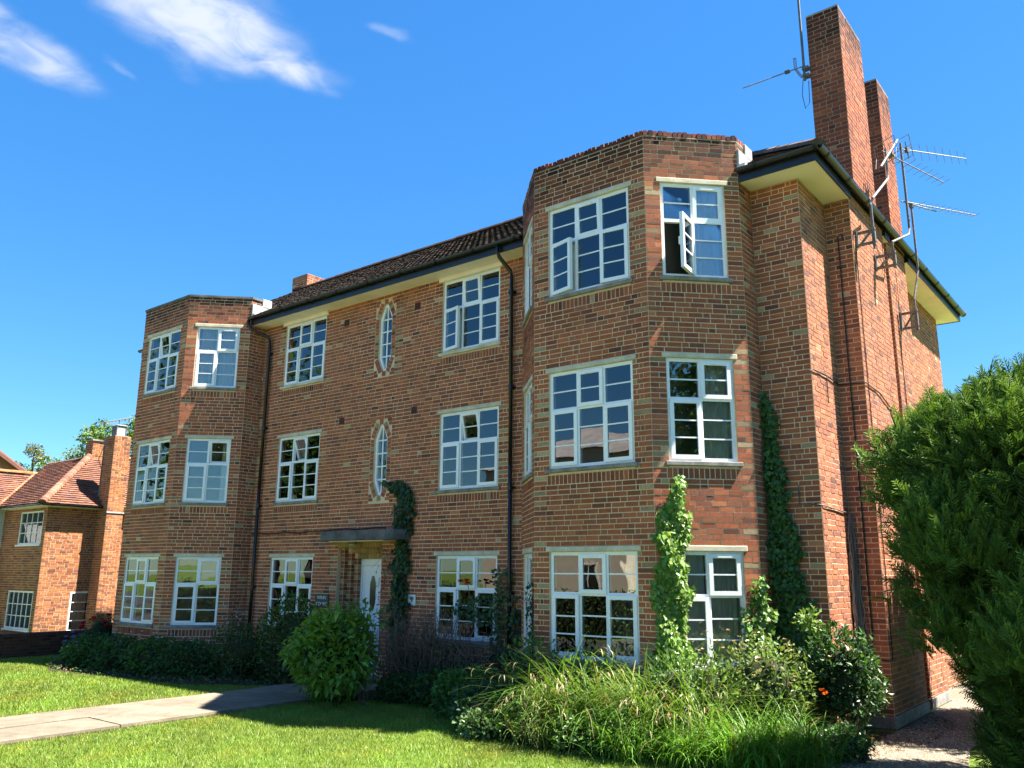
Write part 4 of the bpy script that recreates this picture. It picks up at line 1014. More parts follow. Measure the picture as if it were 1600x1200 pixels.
# the cross wing: its right hand slope runs towards the front
wx = -28.1; wr = 1.75; kw = math.hypot(wr, 1.4); swx = A([-wr/kw, 0, 1.4/kw]); nwx = A([1.4/kw, 0, wr/kw])
tiles(A([wx, -2.4, ZH]), ey, swx, nwx, 5, kw, lambda u, s: (-2.4+u < Oy+s*wr/kw*1.02+.05), HPAL, .18, .125, (hv, hc), .04)
flush_tiles(hv, hc, NB)
mb = MB(); e = -.008
R1 = (Ox-hr, Oy+hr, zt+e)
mb.add([(Ox, Oy, ZH+e), (Ox, 9.3, ZH+e), (Ox-hr, 9.3, zt+e), R1, (wx, Oy, ZH+e), (wx-hr, Oy+hr, zt+e)], [(0, 1, 2, 3), (4, 0, 3, 5)])
mb.add([(wx, -2.4, ZH+e), (wx, Oy+.4, ZH+e), (wx-wr, Oy+2.3, ZH+1.4+e), (wx-wr, -2.4, ZH+1.4+e), (wx-2*wr, -2.4, ZH+e), (wx-2*wr, Oy+2.3, ZH+e)], [(0, 1, 2, 3), (3, 2, 5, 4)])
mb.build('roof', 'canopy', NB)
MB().add([(wx-.25, -2.2, -.3), (wx-.25, HY+.02, -.3), (wx-.25, HY+.02, ZH), (wx-.25, -2.2, ZH), (wx-2*wr+.2, -2.2, -.3), (wx-2*wr+.2, -2.2, ZH), (wx-wr, -2.2, ZH+1.35)], [(0, 1, 2, 3), (4, 0, 3, 6, 5)]).build('wing_wall', 'brick', NB)
half_round(NB, 'hip_tile', (Ox, Oy, ZH+.02), (Ox-hr, Oy+hr, zt+.02), .13, 24, lambda: A([.22, .10, .065])*rng.uniform(.7, 1.3))
half_round(NB, 'ridge_tile', (Ox-hr, Oy+hr-.1, zt+.02), (Ox-hr, 9, zt+.02), .12, 20, lambda: A([.33, .13, .055])*rng.uniform(.8, 1.2))
half_round(NB, 'ridge_tile', (wx-wr, -2.4, ZH+1.42), (wx-wr, Oy+2.0, ZH+1.42), .11, 12, lambda: A([.33, .13, .055])*rng.uniform(.8, 1.2))
half_round(NB, 'valley_tile', (wx, Oy, ZH+.02), (wx-wr, Oy+wr, ZH+1.42), .07, 16, lambda: A([.32, .13, .065])*rng.uniform(.7, 1.2))
mb = MB(); mb.box(HX, Ox-.03, HY, 9.2, ZEH, ZEH+.03); mb.box(-27.9, Ox-.03, Oy+.03, HY, ZEH, ZEH+.03); mb.build('soffit', 'paint', NB)
gutter((Ox+.03, Oy, ZH-.01), (Ox+.03, cy0-.03, ZH-.01), (1, 0, 0)); gutter((wx, Oy-.03, ZH-.01), (Ox, Oy-.03, ZH-.01), (0, -1, 0))
for o in list(bpy.data.objects):
    if o.parent is BL and o.name.startswith('gutter') and o.data.vertices[0].co.x < -20: o.parent = NB; o.location = (25, -.2, 0)
t = thing('tv_aerial', 'thin pale mast aerial with a flat boom above the orange house ridge', 'aerial', (-26.6, 3.05, 6.2))
MB().tube([(-26.6, 3.05, 6.15), (-26.6, 3.05, 7.55)], .02, 6).build('mast', 'metal', t)
MB().tube([(-27.75, 3.02, 7.58), (-25.55, 3.08, 7.53)], .014, 5).build('boom', 'metal', t)
for i in range(9): MB().tube([(-27.7+i*.24, 2.9, 7.58-i*.005), (-27.7+i*.24, 3.2, 7.58-i*.005)], .008, 4).build('element', 'metal', t)
for x in (-27.75, -27.66): MB().tube([(x, 3.02, 7.47), (x, 3.02, 7.68)], .012, 4).build('reflector', 'mast', t)
# gable house further off
GB = thing('gabled_house', 'brick gable end with a red tiled rake behind the orange house', 'house', (-45, 4, 0))
gx = -45.0; sl_ = (8.02-7.19)/1.29
def gz_(y): return 7.19+(7.14-y)*sl_
MB().add([(gx, -1, 0), (gx, 9.2, 0), (gx, 9.2, gz_(9.2)), (gx, 3, gz_(3)), (gx, -1, gz_(3)-4*sl_)], [(0, 1, 2, 3, 4)], (.30, .13, .07)).build('gable_wall', 'brick', GB)
r0, r1 = (3, gz_(3)+.06), (9.6, gz_(9.6)+.06)
MB().prism([(gx+.25, r0[0], r0[1]), (gx+.25, r1[0], r1[1]), (gx-9, r1[0], r1[1]), (gx-9, r0[0], r0[1])], (0, .04, .10), (.26, .11, .075)).build('roof', 'tile', GB)
MB().prism([(gx+.25, r0[0], r0[1]), (gx-9, r0[0], r0[1]), (gx-9, -1.4, r0[1]-4.4*sl_), (gx+.25, -1.4, r0[1]-4.4*sl_)], (0, -.04, .10), (.26, .11, .075)).build('roof', 'tile', GB)
MB().prism([(gx+.27, r0[0], r0[1]-.16), (gx+.27, r1[0], r1[1]-.16), (gx+.27, r1[0], r1[1]+.04), (gx+.27, r0[0], r0[1]+.04)], (.03, 0, 0), (.14, .06, .05)).build('barge_board', 'brick', GB)
# low garden wall
GW = thing('garden_wall', 'low dark brick garden wall running beside the lawn at far left', 'wall', (-18.95, -6, 0))
wall(GW, 'wall_face', (-18.95, -12), (-18.95, 3.2), 0, .50, accn='gw', style='house', quoin=(0, 0), mort='mortar_dark')
B = BRICKS['gw']; BRICKS['gw'] = [b[:8]+(b[8]*A([.42, .42, .5]), b[9]) for b in B]
MB().box(-19.18, -18.96, -12, 3.2, 0, .5).build('wall_core', 'mortar', GW)
flush_bricks('gw', GW, 0)
y = -12.
while y < 3.2:
    MB().box(-19.2, -18.93, y+.006, y+.219, .503, .565, A([.10, .042, .034])*rng.uniform(.75, 1.2)).build('coping_brick', 'brick', GW); y += .225

# ================================================================== PLANTS
def unit(v): return v/(np.linalg.norm(v, axis=-1, keepdims=True)+1e-9)
def noise_dir(D, k, f=2.2):
    r_ = np.random.default_rng(k); v = np.zeros(len(D))
    for i in range(7):
        w = r_.normal(size=3)*f*(1+.35*i); v += np.sin(D@w+r_.uniform(0, 6))/(1+.35*i)
    return v/2.6
def leaf_arrays(P, D, Nn, Ln, Wd, fold=.18, curl=.12):
    D = unit(D); S = unit(np.cross(D, Nn)); Nn = np.cross(S, D); Ln = Ln[:, None]; Wd = Wd[:, None]
    return np.stack([P, P+D*Ln*.42+S*Wd*.5+Nn*Wd*fold, P+D*Ln-Nn*Ln*curl, P+D*Ln*.42-S*Wd*.5+Nn*Wd*fold], 1)
def leaf_obj(name, V, cols, parent, m='leaf', kind='stuff'):
    n = len(V); F = (A([(0, 1, 2), (0, 2, 3)])[None]+4*np.arange(n)[:, None, None]).reshape(-1, 3)
    return obj_arrays(name, V.reshape(-1, 3), F, m, parent, np.repeat(cols, 2, 0), kind)
def lump(name, parent, c, rad, k, amp=.15, m='core', zmin=None):
    n1, n2 = 18, 12; V = []
    for i in range(n2+1):
        for j in range(n1):
            a, b = 2*math.pi*j/n1, math.pi*i/n2; V.append((math.sin(b)*math.cos(a), math.sin(b)*math.sin(a), math.cos(b)))
    V = A(V); r_ = 1+amp*noise_dir(V, k); V = V*r_[:, None]*A(rad)+A(c)
    if zmin is not None: V[:, 2] = np.maximum(V[:, 2], zmin)
    F = [(i*n1+j, (i+1)*n1+j, (i+1)*n1+(j+1) % n1, i*n1+(j+1) % n1) for i in range(n2) for j in range(n1)]
    return obj_arrays(name, V, A(F), m, parent, None, None, True)
def crown(parent, c, rad, n, Ln, Wd, col, k, shell=4, amp=.2, up=.35, droop=0., name='foliage', jit=.28, zmin=.02, m='leaf', tipcol=None, singles=0, flip=.0):
    c = A(c, float); D = unit(rng.normal(size=(n, 3))); rr = rng.random(n)**(1/shell); r_ = (1+amp*noise_dir(D, k))
    P = c+D*A(rad)*(r_*rr)[:, None]; keep = P[:, 2] > zmin; P, D, rr = P[keep], D[keep], rr[keep]; n = len(P)
    dirv = unit(D*.8+rng.normal(size=(n, 3))*.7+A([0, 0, up-droop])); Nn = unit(D*.6+A([0, 0, .9])+rng.normal(size=(n, 3))*.45)
    s = rng.uniform(.6, 1.25, n); V = leaf_arrays(P, dirv, Nn, Ln*s, Wd*s, curl=.12+droop*.2)
    cl = noise_dir(P*1.0, k+50, 6/max(rad))
    C_ = A(col)[None]*(1+.30*cl+rng.normal(size=n)*jit*.6)[:, None].clip(.35, 1.9)
    if tipcol is not None:
        t = ((rr > .86) & (rng.random(n) < .35+.3*D[:, 2])).astype(float)[:, None]; C_ = C_*(1-t)+A(tipcol)*t*rng.uniform(.7, 1.2, (n, 1))
    if singles:
        X, Y, w = project(P); facing = ((CAM-P)*D).sum(1) > 0
        order = np.argsort(-(s*facing*(rr > .85)))[:singles]
        for i in order:
            me = mesh_arrays('leaf', V[i]-world_loc(parent), A([(0, 1, 2), (0, 2, 3)]), np.repeat(C_[i][None], 2, 0)); link_mesh('leaf', me, m, parent)
        rest = np.setdiff1d(np.arange(n), order); V, C_ = V[rest], C_[rest]
    return leaf_obj(name, V, C_, parent, m)
def stems(parent, c, n, rad, h, r=.012, m='bark', name='stem'):
    mb = MB()
    for i in range(n):
        a = rng.uniform(0, 6.28); q = rng.uniform(.3, .9); e = A([c[0]+math.cos(a)*rad[0]*q, c[1]+math.sin(a)*rad[1]*q, h*rng.uniform(.6, 1)]); b = A([c[0]+math.cos(a)*rad[0]*q*.25, c[1]+math.sin(a)*rad[1]*q*.25, 0.])
        md_ = (b+e)/2+rng.normal(size=3)*.05; mb.tube([b, md_, e], [r, r*.8, r*.4], 5)
    return mb.build(name, m, parent, 'stuff' if n > 1 else None)
def shrub(name, label, cat, loc, rad, n, Ln, Wd, col, k, group=None, core=True, h=None, **kw):
    t = thing(name, label, cat, (loc[0], loc[1], 0), group); h = h or rad[2]
    c = (loc[0], loc[1], h-rad[2]*.92 if h > rad[2] else h*.45)
    if core: lump('shade_core', t, c, A(rad)*.58, k, .18, zmin=0.0)  # solid dark lump standing in for the shade inside the shrub
    crown(t, c, rad, n, Ln, Wd, col, k, **kw)
    stems(t, c, 7, rad, c[2]+rad[2]*.5)
    return t
def flowers(parent, pts, r, col, name='flower', n=7):
    for p in pts:
        mb = MB(); p = A(p, float)
        for i in range(n):
            a = 2*math.pi*i/n+rng.uniform(0, .5); e = rng.uniform(.2, .9); d = A([math.cos(a)*math.cos(e), math.sin(a)*math.cos(e), math.sin(e)]); u = unit(np.cross(d, (0, 0, 1)))
            mb.add([p, p+d*r*.6+u*r*.45, p+d*r, p+d*r*.6-u*r*.45], [(0, 1, 2, 3)], A(col)*rng.uniform(.75, 1.2))
        mb.build(name, 'petal', parent)

# ---- the round bush by the path and the darker shrubs round the door
G1 = (.085, .20, .022); G2 = (.040, .090, .018); G3 = (.05, .115, .022)
t = shrub('round_bush', 'large rounded bright green bush with broad leaves at the end of the path', 'bush', (-7.42, -2.35), (.74, .70, .68), 2600, .15, .076, (.13, .26, .03), 3, h=1.38, amp=.2, shell=4, up=.05, droop=.15, singles=300, tipcol=(.13, .26, .03))
crown(t, (-6.85, -2.2, 1.38), (.42, .3, .28), 110, .12, .06, G1, 91, shell=2, name='shoot_leaves')
stems(t, (-6.85, -2.2, 1), 5, (.45, .3), 1.55, .008, name='shoot')
shrub('dark_shrub', 'dark green shrub behind the bright round bush and below the name sign', 'shrub', (-10.05, -1.15), (.95, .62, .85), 3400, .085, .045, G2, 5, h=1.55, amp=.22, tipcol=(.07, .15, .025))
shrub('dark_shrub', 'low dark shrub left of the path in front of the left downpipe', 'shrub', (-11.35, -1.35), (.85, .65, .6), 2400, .07, .04, G2, 6, h=1.02, amp=.22)
xs_ = [(-16.6, -1.95, .62, .55), (-15.6, -2.35, .60, .60), (-14.5, -2.25, .66, .62), (-13.4, -2.1, .68, .64), (-12.4, -1.9, .66, .66), (-17.3, -1.55, .55, .6)]
LB = ['leafy green mound left of the left bay corner with blue flowers', 'leafy green mound under the front window of the left bay', 'leafy green mound under the right corner of the left bay front',
      'leafy green mound under the angled window of the left bay', 'leafy green mound in front of the inner corner of the left bay', 'leafy green mound at the far left end of the bed beside the garden wall']
for i, (x, y, h, r) in enumerate(xs_):
    t = shrub('geranium', LB[i], 'plant', (x, y), (r*1.12, r*.95, h*.62), 2600, .075, .06, G3 if i % 2 else (.042, .10, .028), 20+i, 'low leafy mounds along the left bay', h=h, amp=.14, shell=3, up=.1, m='leafd')
    if i in (0, 1, 5):
        pts = [(x+rng.normal()*r*.5, y-r*.55+rng.normal()*.15, h*rng.uniform(.75, 1.05)) for _ in range(9)]
        flowers(t, pts, .05, (.16, .14, .52))
    if i in (3, 4):
        flowers(t, [(x+rng.normal()*r*.5, y-r*.3, h*rng.uniform(.95, 1.25)) for _ in range(7)], .035, (.62, .50, .58))
t = shrub('rose_bush', 'rose bush with dark red blooms beside the left bay corner', 'rose bush', (-17.95, -1.0), (.55, .5, .55), 900, .06, .04, (.035, .08, .02), 31, h=1.05, amp=.3, shell=2)
flowers(t, [(-17.62, -1.05, .98), (-17.7, -1.1, .80), (-17.55, -1.1, .72), (-18.4, -1.3, .75), (-18.7, -1.2, .62), (-18.2, -1.4, .7)], .10, (.50, .012, .025), n=12)
t = thing('rose_bush', 'low rose bush with bright red blooms above the garden wall', 'rose bush', (-18.6, -.6, 0))
crown(t, (-18.6, -.6, .45), (.6, .4, .4), 700, .06, .04, (.035, .08, .02), 33, shell=2); stems(t, (-18.6, -.6, .3), 6, (.5, .3), .6, .008)
flowers(t, [(-19.05, -.75, .80), (-18.9, -.8, .84), (-18.45, -.8, .82), (-18.3, -.85, .78)], .11, (.62, .015, .03), n=12)
t = thing('flowering_plant', 'pale pink flowered plant at the foot of the left downpipe', 'plant', (-12.6, -.75, 0))
crown(t, (-12.6, -.75, .6), (.35, .3, .6), 500, .06, .03, G2, 35, shell=2); stems(t, (-12.6, -.75, .3), 8, (.3, .25), 1.2, .006)
flowers(t, [(-12.6+rng.normal()*.16, -.85+rng.normal()*.1, 1.05+rng.normal()*.13) for _ in range(22)], .045, (.66, .52, .60))
# ---- dry twiggy shrub under the window
t = thing('twiggy_shrub', 'brown dry twiggy shrub between the front door and the ground floor window', 'shrub', (-6.7, -.75, 0))
mb = MB()
for i in range(420):
    a = rng.uniform(0, 6.28); b = A([-6.7+rng.normal()*.55, -.75+rng.normal()*.2, rng.uniform(0, .25)]); hgt = rng.uniform(.6, 1.42)*(1-.28*abs(b[0]+6.9)/1.2)
    e = b+A([rng.normal()*.28, rng.normal()*.20, hgt]); md_ = (b+e)/2+rng.normal(size=3)*A([.10, .08, .03])
    mb.tube([b, md_, e], [.006, .005, .0025], 3, A([.17, .105, .075])*rng.uniform(.5, 1.5), False)
    for q in range(3):
        p0 = md_+(e-md_)*rng.uniform(0, 1); mb.tube([p0, p0+A([rng.normal()*.14, rng.normal()*.11, rng.uniform(.02, .2)])], [.004, .002], 3, A([.20, .13, .09])*rng.uniform(.5, 1.5), False)
mb.build('twigs', 'twig', t, 'stuff')
crown(t, (-6.7, -.85, .35), (1.1, .5, .45), 900, .06, .035, (.038, .075, .02), 37, shell=2, name='foliage')
lump('shade_core', t, (-6.7, -.6, .3), (1.0, .35, .55), 9, .2, zmin=0)  # dark lump painted as the shade among the twigs
# ---- low mounds in the middle of the bed
for i, (x, y, h, r, lab) in enumerate([(-5.75, -1.35, .55, .62, 'low dark leafy mound left of the middle downpipe'), (-4.75, -1.9, .72, .68, 'low leafy mound in the bed left of the drooping sedges'),
                                        (-3.95, -2.5, .62, .6, 'dark bluish leafy mound at the lawn edge left of the sedges'), (-6.6, -1.45, .42, .5, 'small low leafy mound beneath the twiggy shrub')]):
    shrub('geranium', lab, 'plant', (x, y), (r, r*.85, h*.62), 2300, .07, .055, [(.036, .085, .018), (.05, .13, .022), (.035, .085, .035), (.035, .08, .018)][i], 40+i, 'low leafy mounds along the right bed', h=h, amp=.16, shell=3, m='leafd')

# ---- sedges and ornamental grasses
def ribbon_obj(name, base, head, elev, Ln, Wd, bend, cols, parent, seg=5, m='blade', kind='stuff'):
    n = len(base); t = np.linspace(0, 1, seg+1); P = np.zeros((n, seg+1, 3)); P[:, 0] = base; el = elev.copy()
    dirh = np.c_[np.cos(head), np.sin(head)]; side = np.c_[-np.sin(head), np.cos(head), np.zeros(n)]
    for s in range(seg):
        st = Ln/seg; P[:, s+1, :2] = P[:, s, :2]+dirh*(np.cos(el)*st)[:, None]; P[:, s+1, 2] = P[:, s, 2]+np.sin(el)*st; el = el-bend/seg*(1+.8*s/seg)
    wv = Wd[:, None]*(A([.7, 1, 1, .85, .55, .06]) if seg == 5 else np.interp(t, [0, .3, .7, 1], [.7, 1, .8, .06]))[None, :]
    Lf_ = P-side[:, None]*wv[..., None]/2; Rt = P+side[:, None]*wv[..., None]/2
    V = np.stack([Lf_, Rt], 2).reshape(n, -1, 3)
    F = A([(2*i, 2*i+1, 2*i+3, 2*i+2) for i in range(seg)]); Fr = (F[None]+(2*(seg+1))*np.arange(n)[:, None, None]).reshape(-1, 4)
    V[..., 2] = np.maximum(V[..., 2], .015)
    return obj_arrays(name, V.reshape(-1, 3), Fr, m, parent, np.repeat(cols, seg, 0), kind), P
def sedge(label, x, y, n, Ln, Wd, col, group, spikes=0, slen=1.3, spread=.16, bend=1.6, lean=None, name='sedge', cat='grass clump'):
    t = thing(name, label, cat, (x, y, 0), group)
    base = np.c_[x+rng.normal(size=n)*spread, y+rng.normal(size=n)*spread*.8, np.full(n, .02)]
    head = rng.uniform(0, 6.28, n); el = rng.uniform(.85, 1.52, n)
    c = A(col)[None]*rng.uniform(.6, 1.35, (n, 1)); old = rng.random(n) < .06; c[old] = A([.26, .19, .09])*rng.uniform(.6, 1.2, (old.sum(), 1))
    ribbon_obj('leaf_blades', base, head, el, Ln*rng.uniform(.55, 1.15, n), Wd*rng.uniform(.7, 1.2, n), bend*rng.uniform(.5, 1.3, n), c, t)
    if spikes:
        b2 = np.c_[x+rng.normal(size=spikes)*spread*.7, y+rng.normal(size=spikes)*spread*.6, np.full(spikes, .02)]
        h2 = rng.uniform(0, 6.28, spikes); l2 = slen*rng.uniform(.75, 1.12, spikes)
        o, P = ribbon_obj('flower_stem', b2, h2, rng.uniform(1.15, 1.5, spikes), l2, np.full(spikes, .006), rng.uniform(.9, 1.9, spikes), np.repeat(A([[.30, .27, .10]]), spikes, 0), t, 8)
        sb, sh, sl_, sc = [], [], [], []
        for i in range(spikes):
            for k in range(5):
                f = rng.uniform(.55, 1.0); q = f*8; j = min(int(q), 7); p = P[i, j]+(P[i, j+1]-P[i, j])*(q-j)
                sb.append(p); sh.append(h2[i]+rng.normal()*.5); sl_.append(rng.uniform(.09, .17)); sc.append(A([.38, .31, .16])*rng.uniform(.7, 1.25))
        ns = len(sb)
        ribbon_obj('seed_spike', A(sb), A(sh), rng.uniform(-.9, .2, ns), A(sl_), np.full(ns, .011), rng.uniform(.8, 1.6, ns), A(sc), t, 4)
    return t
SG = (.105, .205, .030); SP = 'sedges and grasses in the bed below the right bay'
sedge('tall pendulous sedge with drooping spikes, leftmost of the clumps below the right bay', -3.1, -2.3, 330, 1.22, .016, SG, SP, 26, 1.55)
sedge('tall pendulous sedge with drooping spikes below the left side of the bay front window', -2.75, -2.3, 380, 1.52, .016, SG, SP, 26, 1.5)
sedge('pendulous sedge with drooping spikes below the middle of the bay front window', -2.2, -2.4, 360, 1.48, .015, (.11, .205, .03), SP, 18, 1.35)
sedge('sedge with a few spikes at the foot of the ivy on the bay corner', -1.55, -2.3, 360, 1.5, .015, (.115, .205, .033), SP, 20, 1.35)
sedge('sedge below the angled ground floor window beside the seed headed shrub', -.95, -2.2, 320, 1.42, .014, (.12, .21, .035), SP, 14, 1.3)
sedge('arching pale sedge at the lawn edge below the right bay front', -2.6, -2.9, 170, .75, .013, (.14, .21, .05), SP, 5, .9)
sedge('bright green grass clump at the lawn edge below the bay corner', -1.5, -2.85, 520, .62, .012, (.12, .26, .025), SP, 0, name='grass_clump')
sedge('bright green grass clump at the lawn edge below the angled window', -.85, -2.7, 560, .66, .012, (.12, .27, .025), SP, 0, name='grass_clump')
sedge('large bright green grass clump at the right corner of the bed by the lawn', -.25, -2.42, 700, .78, .012, (.13, .29, .025), SP, 0, spread=.2, name='grass_clump')
sedge('bright green grass clump drooping over the gravel at the corner of the bed', .12, -1.85, 600, .75, .012, (.11, .25, .025), SP, 0, spread=.2, name='grass_clump')
sedge('dark green grass clump behind the lush corner grasses near the building corner', -.35, -1.65, 360, .95, .012, (.09, .19, .025), SP, 6, 1.1, name='grass_clump')
for i, (x, y, h, r, lab, c) in enumerate([(-3.25, -2.72, .55, .42, 'bright leafy plant at the lawn edge before the leftmost sedge', (.09, .19, .02)), (-2.1, -2.85, .42, .45, 'pale leafy plant at the lawn edge below the bay window', (.10, .20, .03)),
                                           (-3.65, -2.95, .32, .34, 'small pale bluish leaved plant at the lawn edge', (.12, .20, .07)), (.42, -1.25, .35, .36, 'low ivy like plant at the gravel edge by the bed corner', (.04, .11, .03))]):
    shrub('leafy_plant', lab, 'plant', (x, y), (r, r*.9, h*.62), 1100, .07, .045, c, 60+i, 'leafy plants along the bed edge', h=h, amp=.2, shell=3, up=.3)
t = shrub('flowering_shrub', 'pale green shrub with pinkish seed heads below the right edge of the bay window', 'shrub', (-.42, -1.25), (.62, .5, .62), 2600, .07, .035, (.12, .19, .045), 71, h=1.28, amp=.28, shell=2.5, up=.5, tipcol=(.20, .24, .08))
flowers(t, [(-.42+rng.normal()*.36, -1.45+rng.normal()*.25, 1.12+rng.normal()*.16) for _ in range(46)], .032, (.36, .25, .17), 'seed_head', 9)
t = shrub('glossy_shrub', 'dark glossy leaved shrub with an orange bloom in front of the building corner', 'shrub', (.28, -.55), (.55, .5, .66), 3000, .085, .045, (.03, .075, .022), 73, h=1.42, amp=.3, shell=3, tipcol=(.06, .14, .03))
flowers(t, [(.18, -1.05, .72), (.22, -1.06, .68)], .06, (.55, .13, .02)); crown(t, (-.02, -.75, 1.52), (.16, .14, .2), 130, .08, .05, (.16, .25, .06), 74, shell=2, name='young_leaves')

for i, (x, y, h, r, lab) in enumerate([(-3.55, -1.95, 1.15, .5, 'upright green leafy plant behind the leftmost sedge'), (-2.45, -1.95, 1.02, .55, 'green leafy plant directly under the bay front window'),
                                        (-.95, -1.65, 1.08, .45, 'green leafy plant below the left side of the angled window'), (-1.35, -1.95, 1.12, .5, 'green leafy plant at the foot of the bay corner ivy'), (-1.75, -2.75, .5, .45, 'fresh green leafy plant among the lawn edge grasses')]):
    shrub('leafy_plant', lab, 'plant', (x, y), (r, r*.85, h*.6), 1700, .085, .04, [(.085, .17, .03), (.10, .19, .03), (.12, .20, .045), (.075, .15, .03), (.11, .22, .03)][i], 80+i, 'leafy plants along the bed edge', h=h, amp=.25, shell=2.4, up=.6)
# small leaves and litter over the beds
for bp_, nn_ in ((bedpoly, 5000), (bedpoly2, 7000)):
    P = np.c_[rng.uniform(-18.2, .5, nn_*3), rng.uniform(-3.4, .2, nn_*3), rng.uniform(.015, .10, nn_*3)]; P = P[inpoly(P, bp_)][:nn_]; q = len(P)
    cc = A([.05, .11, .022])*rng.uniform(.5, 1.6, (q, 1)); dd = rng.random(q) < .3; cc[dd] = A([.16, .10, .05])*rng.uniform(.5, 1.4, (dd.sum(), 1))
    leaf_obj('ground_cover', leaf_arrays(P, rng.normal(size=(q, 3))*A([1, 1, .4]), A([0, 0, 1.])+rng.normal(size=(q, 3))*.4, rng.uniform(.04, .09, q), rng.uniform(.025, .055, q)), cc, None, 'leafd')

# ---- climbers
def ivy(label, T, prof, n, Ln, col, thick=.10, name='ivy', tip=None, k=0, stem=True, base=None):
    """prof: list of (z, uleft, uright)"""
    z_ = [p[0] for p in prof]; loc = T((prof[0][1]+prof[0][2])/2, 0, 0); t = thing(name, label, 'ivy' if name == 'ivy' else 'climber', tuple(loc))
    zz = rng.uniform(z_[0], z_[-1], n*2); l_ = np.interp(zz, z_, [p[1] for p in prof]); r_ = np.interp(zz, z_, [p[2] for p in prof])
    wmax = max(p[2]-p[1] for p in prof); k_ = rng.random(n*2) < (r_-l_)/wmax+.05; zz, l_, r_ = zz[k_][:n], l_[k_][:n], r_[k_][:n]
    f = rng.random(len(zz)); wob = .05*np.sin(zz*7.1+k)+.03*np.sin(zz*17+2*k)
    uu = l_+(r_-l_)*f+wob*(f-.5)*2+rng.normal(size=len(zz))*.02
    dep = thick*(.25+.75*np.sqrt(np.clip(1-(2*f-1)**2, 0, 1)))*rng.uniform(.15, 1.1, len(zz))*(1+.35*np.sin(zz*5+uu*9+k))
    P = A([T(u, z, o) for u, z, o in zip(uu, zz, .01+dep)]); O = T(0, 0, 1)-T(0, 0, 0); U = T(1, 0, 0)-T(0, 0, 0); m_ = len(P)
    D = A([0, 0, -.8])+rng.normal(size=(m_, 1))*U*.6+O*rng.uniform(-.1, .6, (m_, 1))+rng.normal(size=(m_, 3))*.2; Nn = O+A([0, 0, .45])+rng.normal(size=(m_, 3))*.4
    s = rng.uniform(.55, 1.25, m_); V = leaf_arrays(P, D, Nn, Ln*s, Ln*.95*s, .10, .10)
    C_ = A(col)[None]*rng.uniform(.6, 1.35, (m_, 1))
    if tip is not None:
        q = rng.random(m_) < .25; C_[q] = A(tip)*rng.uniform(.7, 1.2, (q.sum(), 1))
    leaf_obj('foliage', V, C_, t)
    if stem:
        mb = MB()
        for i in range(4):
            f = .25+.17*i; mb.tube([T(np.interp(z, z_, [p[1] for p in prof])*(1-f)+np.interp(z, z_, [p[2] for p in prof])*f+rng.normal()*.02, z, .012) for z in np.linspace(0, z_[-1]*.9, 10)], [.014-.001*q for q in range(10)], 4)
        mb.build('stem', 'bark', t, 'stuff')
    return t
ivy('sunlit bright green ivy climbing the corner of the right bay between two windows', TRc, [(.5, -.08, .42), (1.2, -.05, .40), (2.0, -.03, .38), (2.5, .02, .42), (3.0, .08, .42), (3.2, .16, .40), (3.3, .28, .40), (3.45, .30, .37)], 3600, .075, (.15, .275, .038), .16, tip=(.24, .34, .07), k=1)
TS = frame((-.75, 0), (0, 0))[0]
ivy('dark green ivy climbing the inner corner beside the right bay almost to the top floor', TS, [(.4, -.30, .55), (1.3, -.28, .55), (1.9, -.16, .47), (2.6, -.08, .38), (3.2, -.05, .30), (3.9, -.02, .22), (4.4, .0, .15), (4.75, .02, .06)], 3800, .075, (.055, .135, .028), .14, tip=(.10, .20, .04), k=2)
ivy('low sunlit ivy at the right edge of the angled ground floor window', TRc, [(.3, 1.08, 1.62), (1.0, 1.14, 1.60), (1.5, 1.20, 1.55), (1.8, 1.28, 1.50), (2.1, 1.36, 1.46)], 1000, .08, (.10, .21, .035), .16, tip=(.20, .30, .07), k=3)
TA = frame((0, 0), (10, 0))[0]; TA = (lambda u, z, o: A([u, -o, z]))
ivy('dark ivy hanging from the wall over the right end of the door canopy', TA, [(.3, -8.48, -8.1), (1.4, -8.50, -8.02), (2.3, -8.42, -8.05), (2.75, -8.42, -8.02), (3.3, -8.42, -7.95), (3.6, -8.46, -7.90), (3.8, -8.70, -8.05), (3.92, -8.86, -8.35)], 1500, .09, (.028, .075, .018), .12, k=4)
t = thing('dead_creeper', 'brown withered creeper on the brick pier right of the front door', 'climber', (-8.62, -.02, 0))
mb = MB()
for i in range(150):
    p = A([-8.62+rng.normal()*.16, -.02-rng.uniform(0, .05), rng.uniform(.9, 2.6)]); q = p+A([rng.normal()*.08, -rng.uniform(0, .04), rng.uniform(-.2, .1)]); mb.tube([p, q], [.004, .002], 3, A([.13, .075, .055])*rng.uniform(.6, 1.4), False)
    a = A([rng.normal(), -abs(rng.normal()), rng.normal()]); a = a/np.linalg.norm(a)*.035; b = A([rng.normal(), rng.normal(), rng.normal()])*.014; mb.add([q, q+a*.5+b, q+a, q+a*.5-b], [(0, 1, 2, 3)], A([.12, .05, .04])*rng.uniform(.6, 1.5))
mb.build('twigs', 'twig', t, 'stuff')
t = ivy('climbing rose with one red bloom trained across the ground floor window left of the downpipe', TA, [(.3, -6.0, -5.4), (1.1, -5.9, -5.42), (1.45, -6.9, -5.3), (1.62, -6.8, -5.3), (1.75, -5.86, -5.38), (2.2, -5.75, -5.5)], 620, .075, (.040, .10, .022), .16, name='climbing_rose', k=5)
flowers(t, [(-6.36, -.22, 1.95), (-6.33, -.23, 1.90), (-6.52, -.2, 1.93), (-5.78, -.2, 1.93)], .075, (.72, .012, .02), n=12)
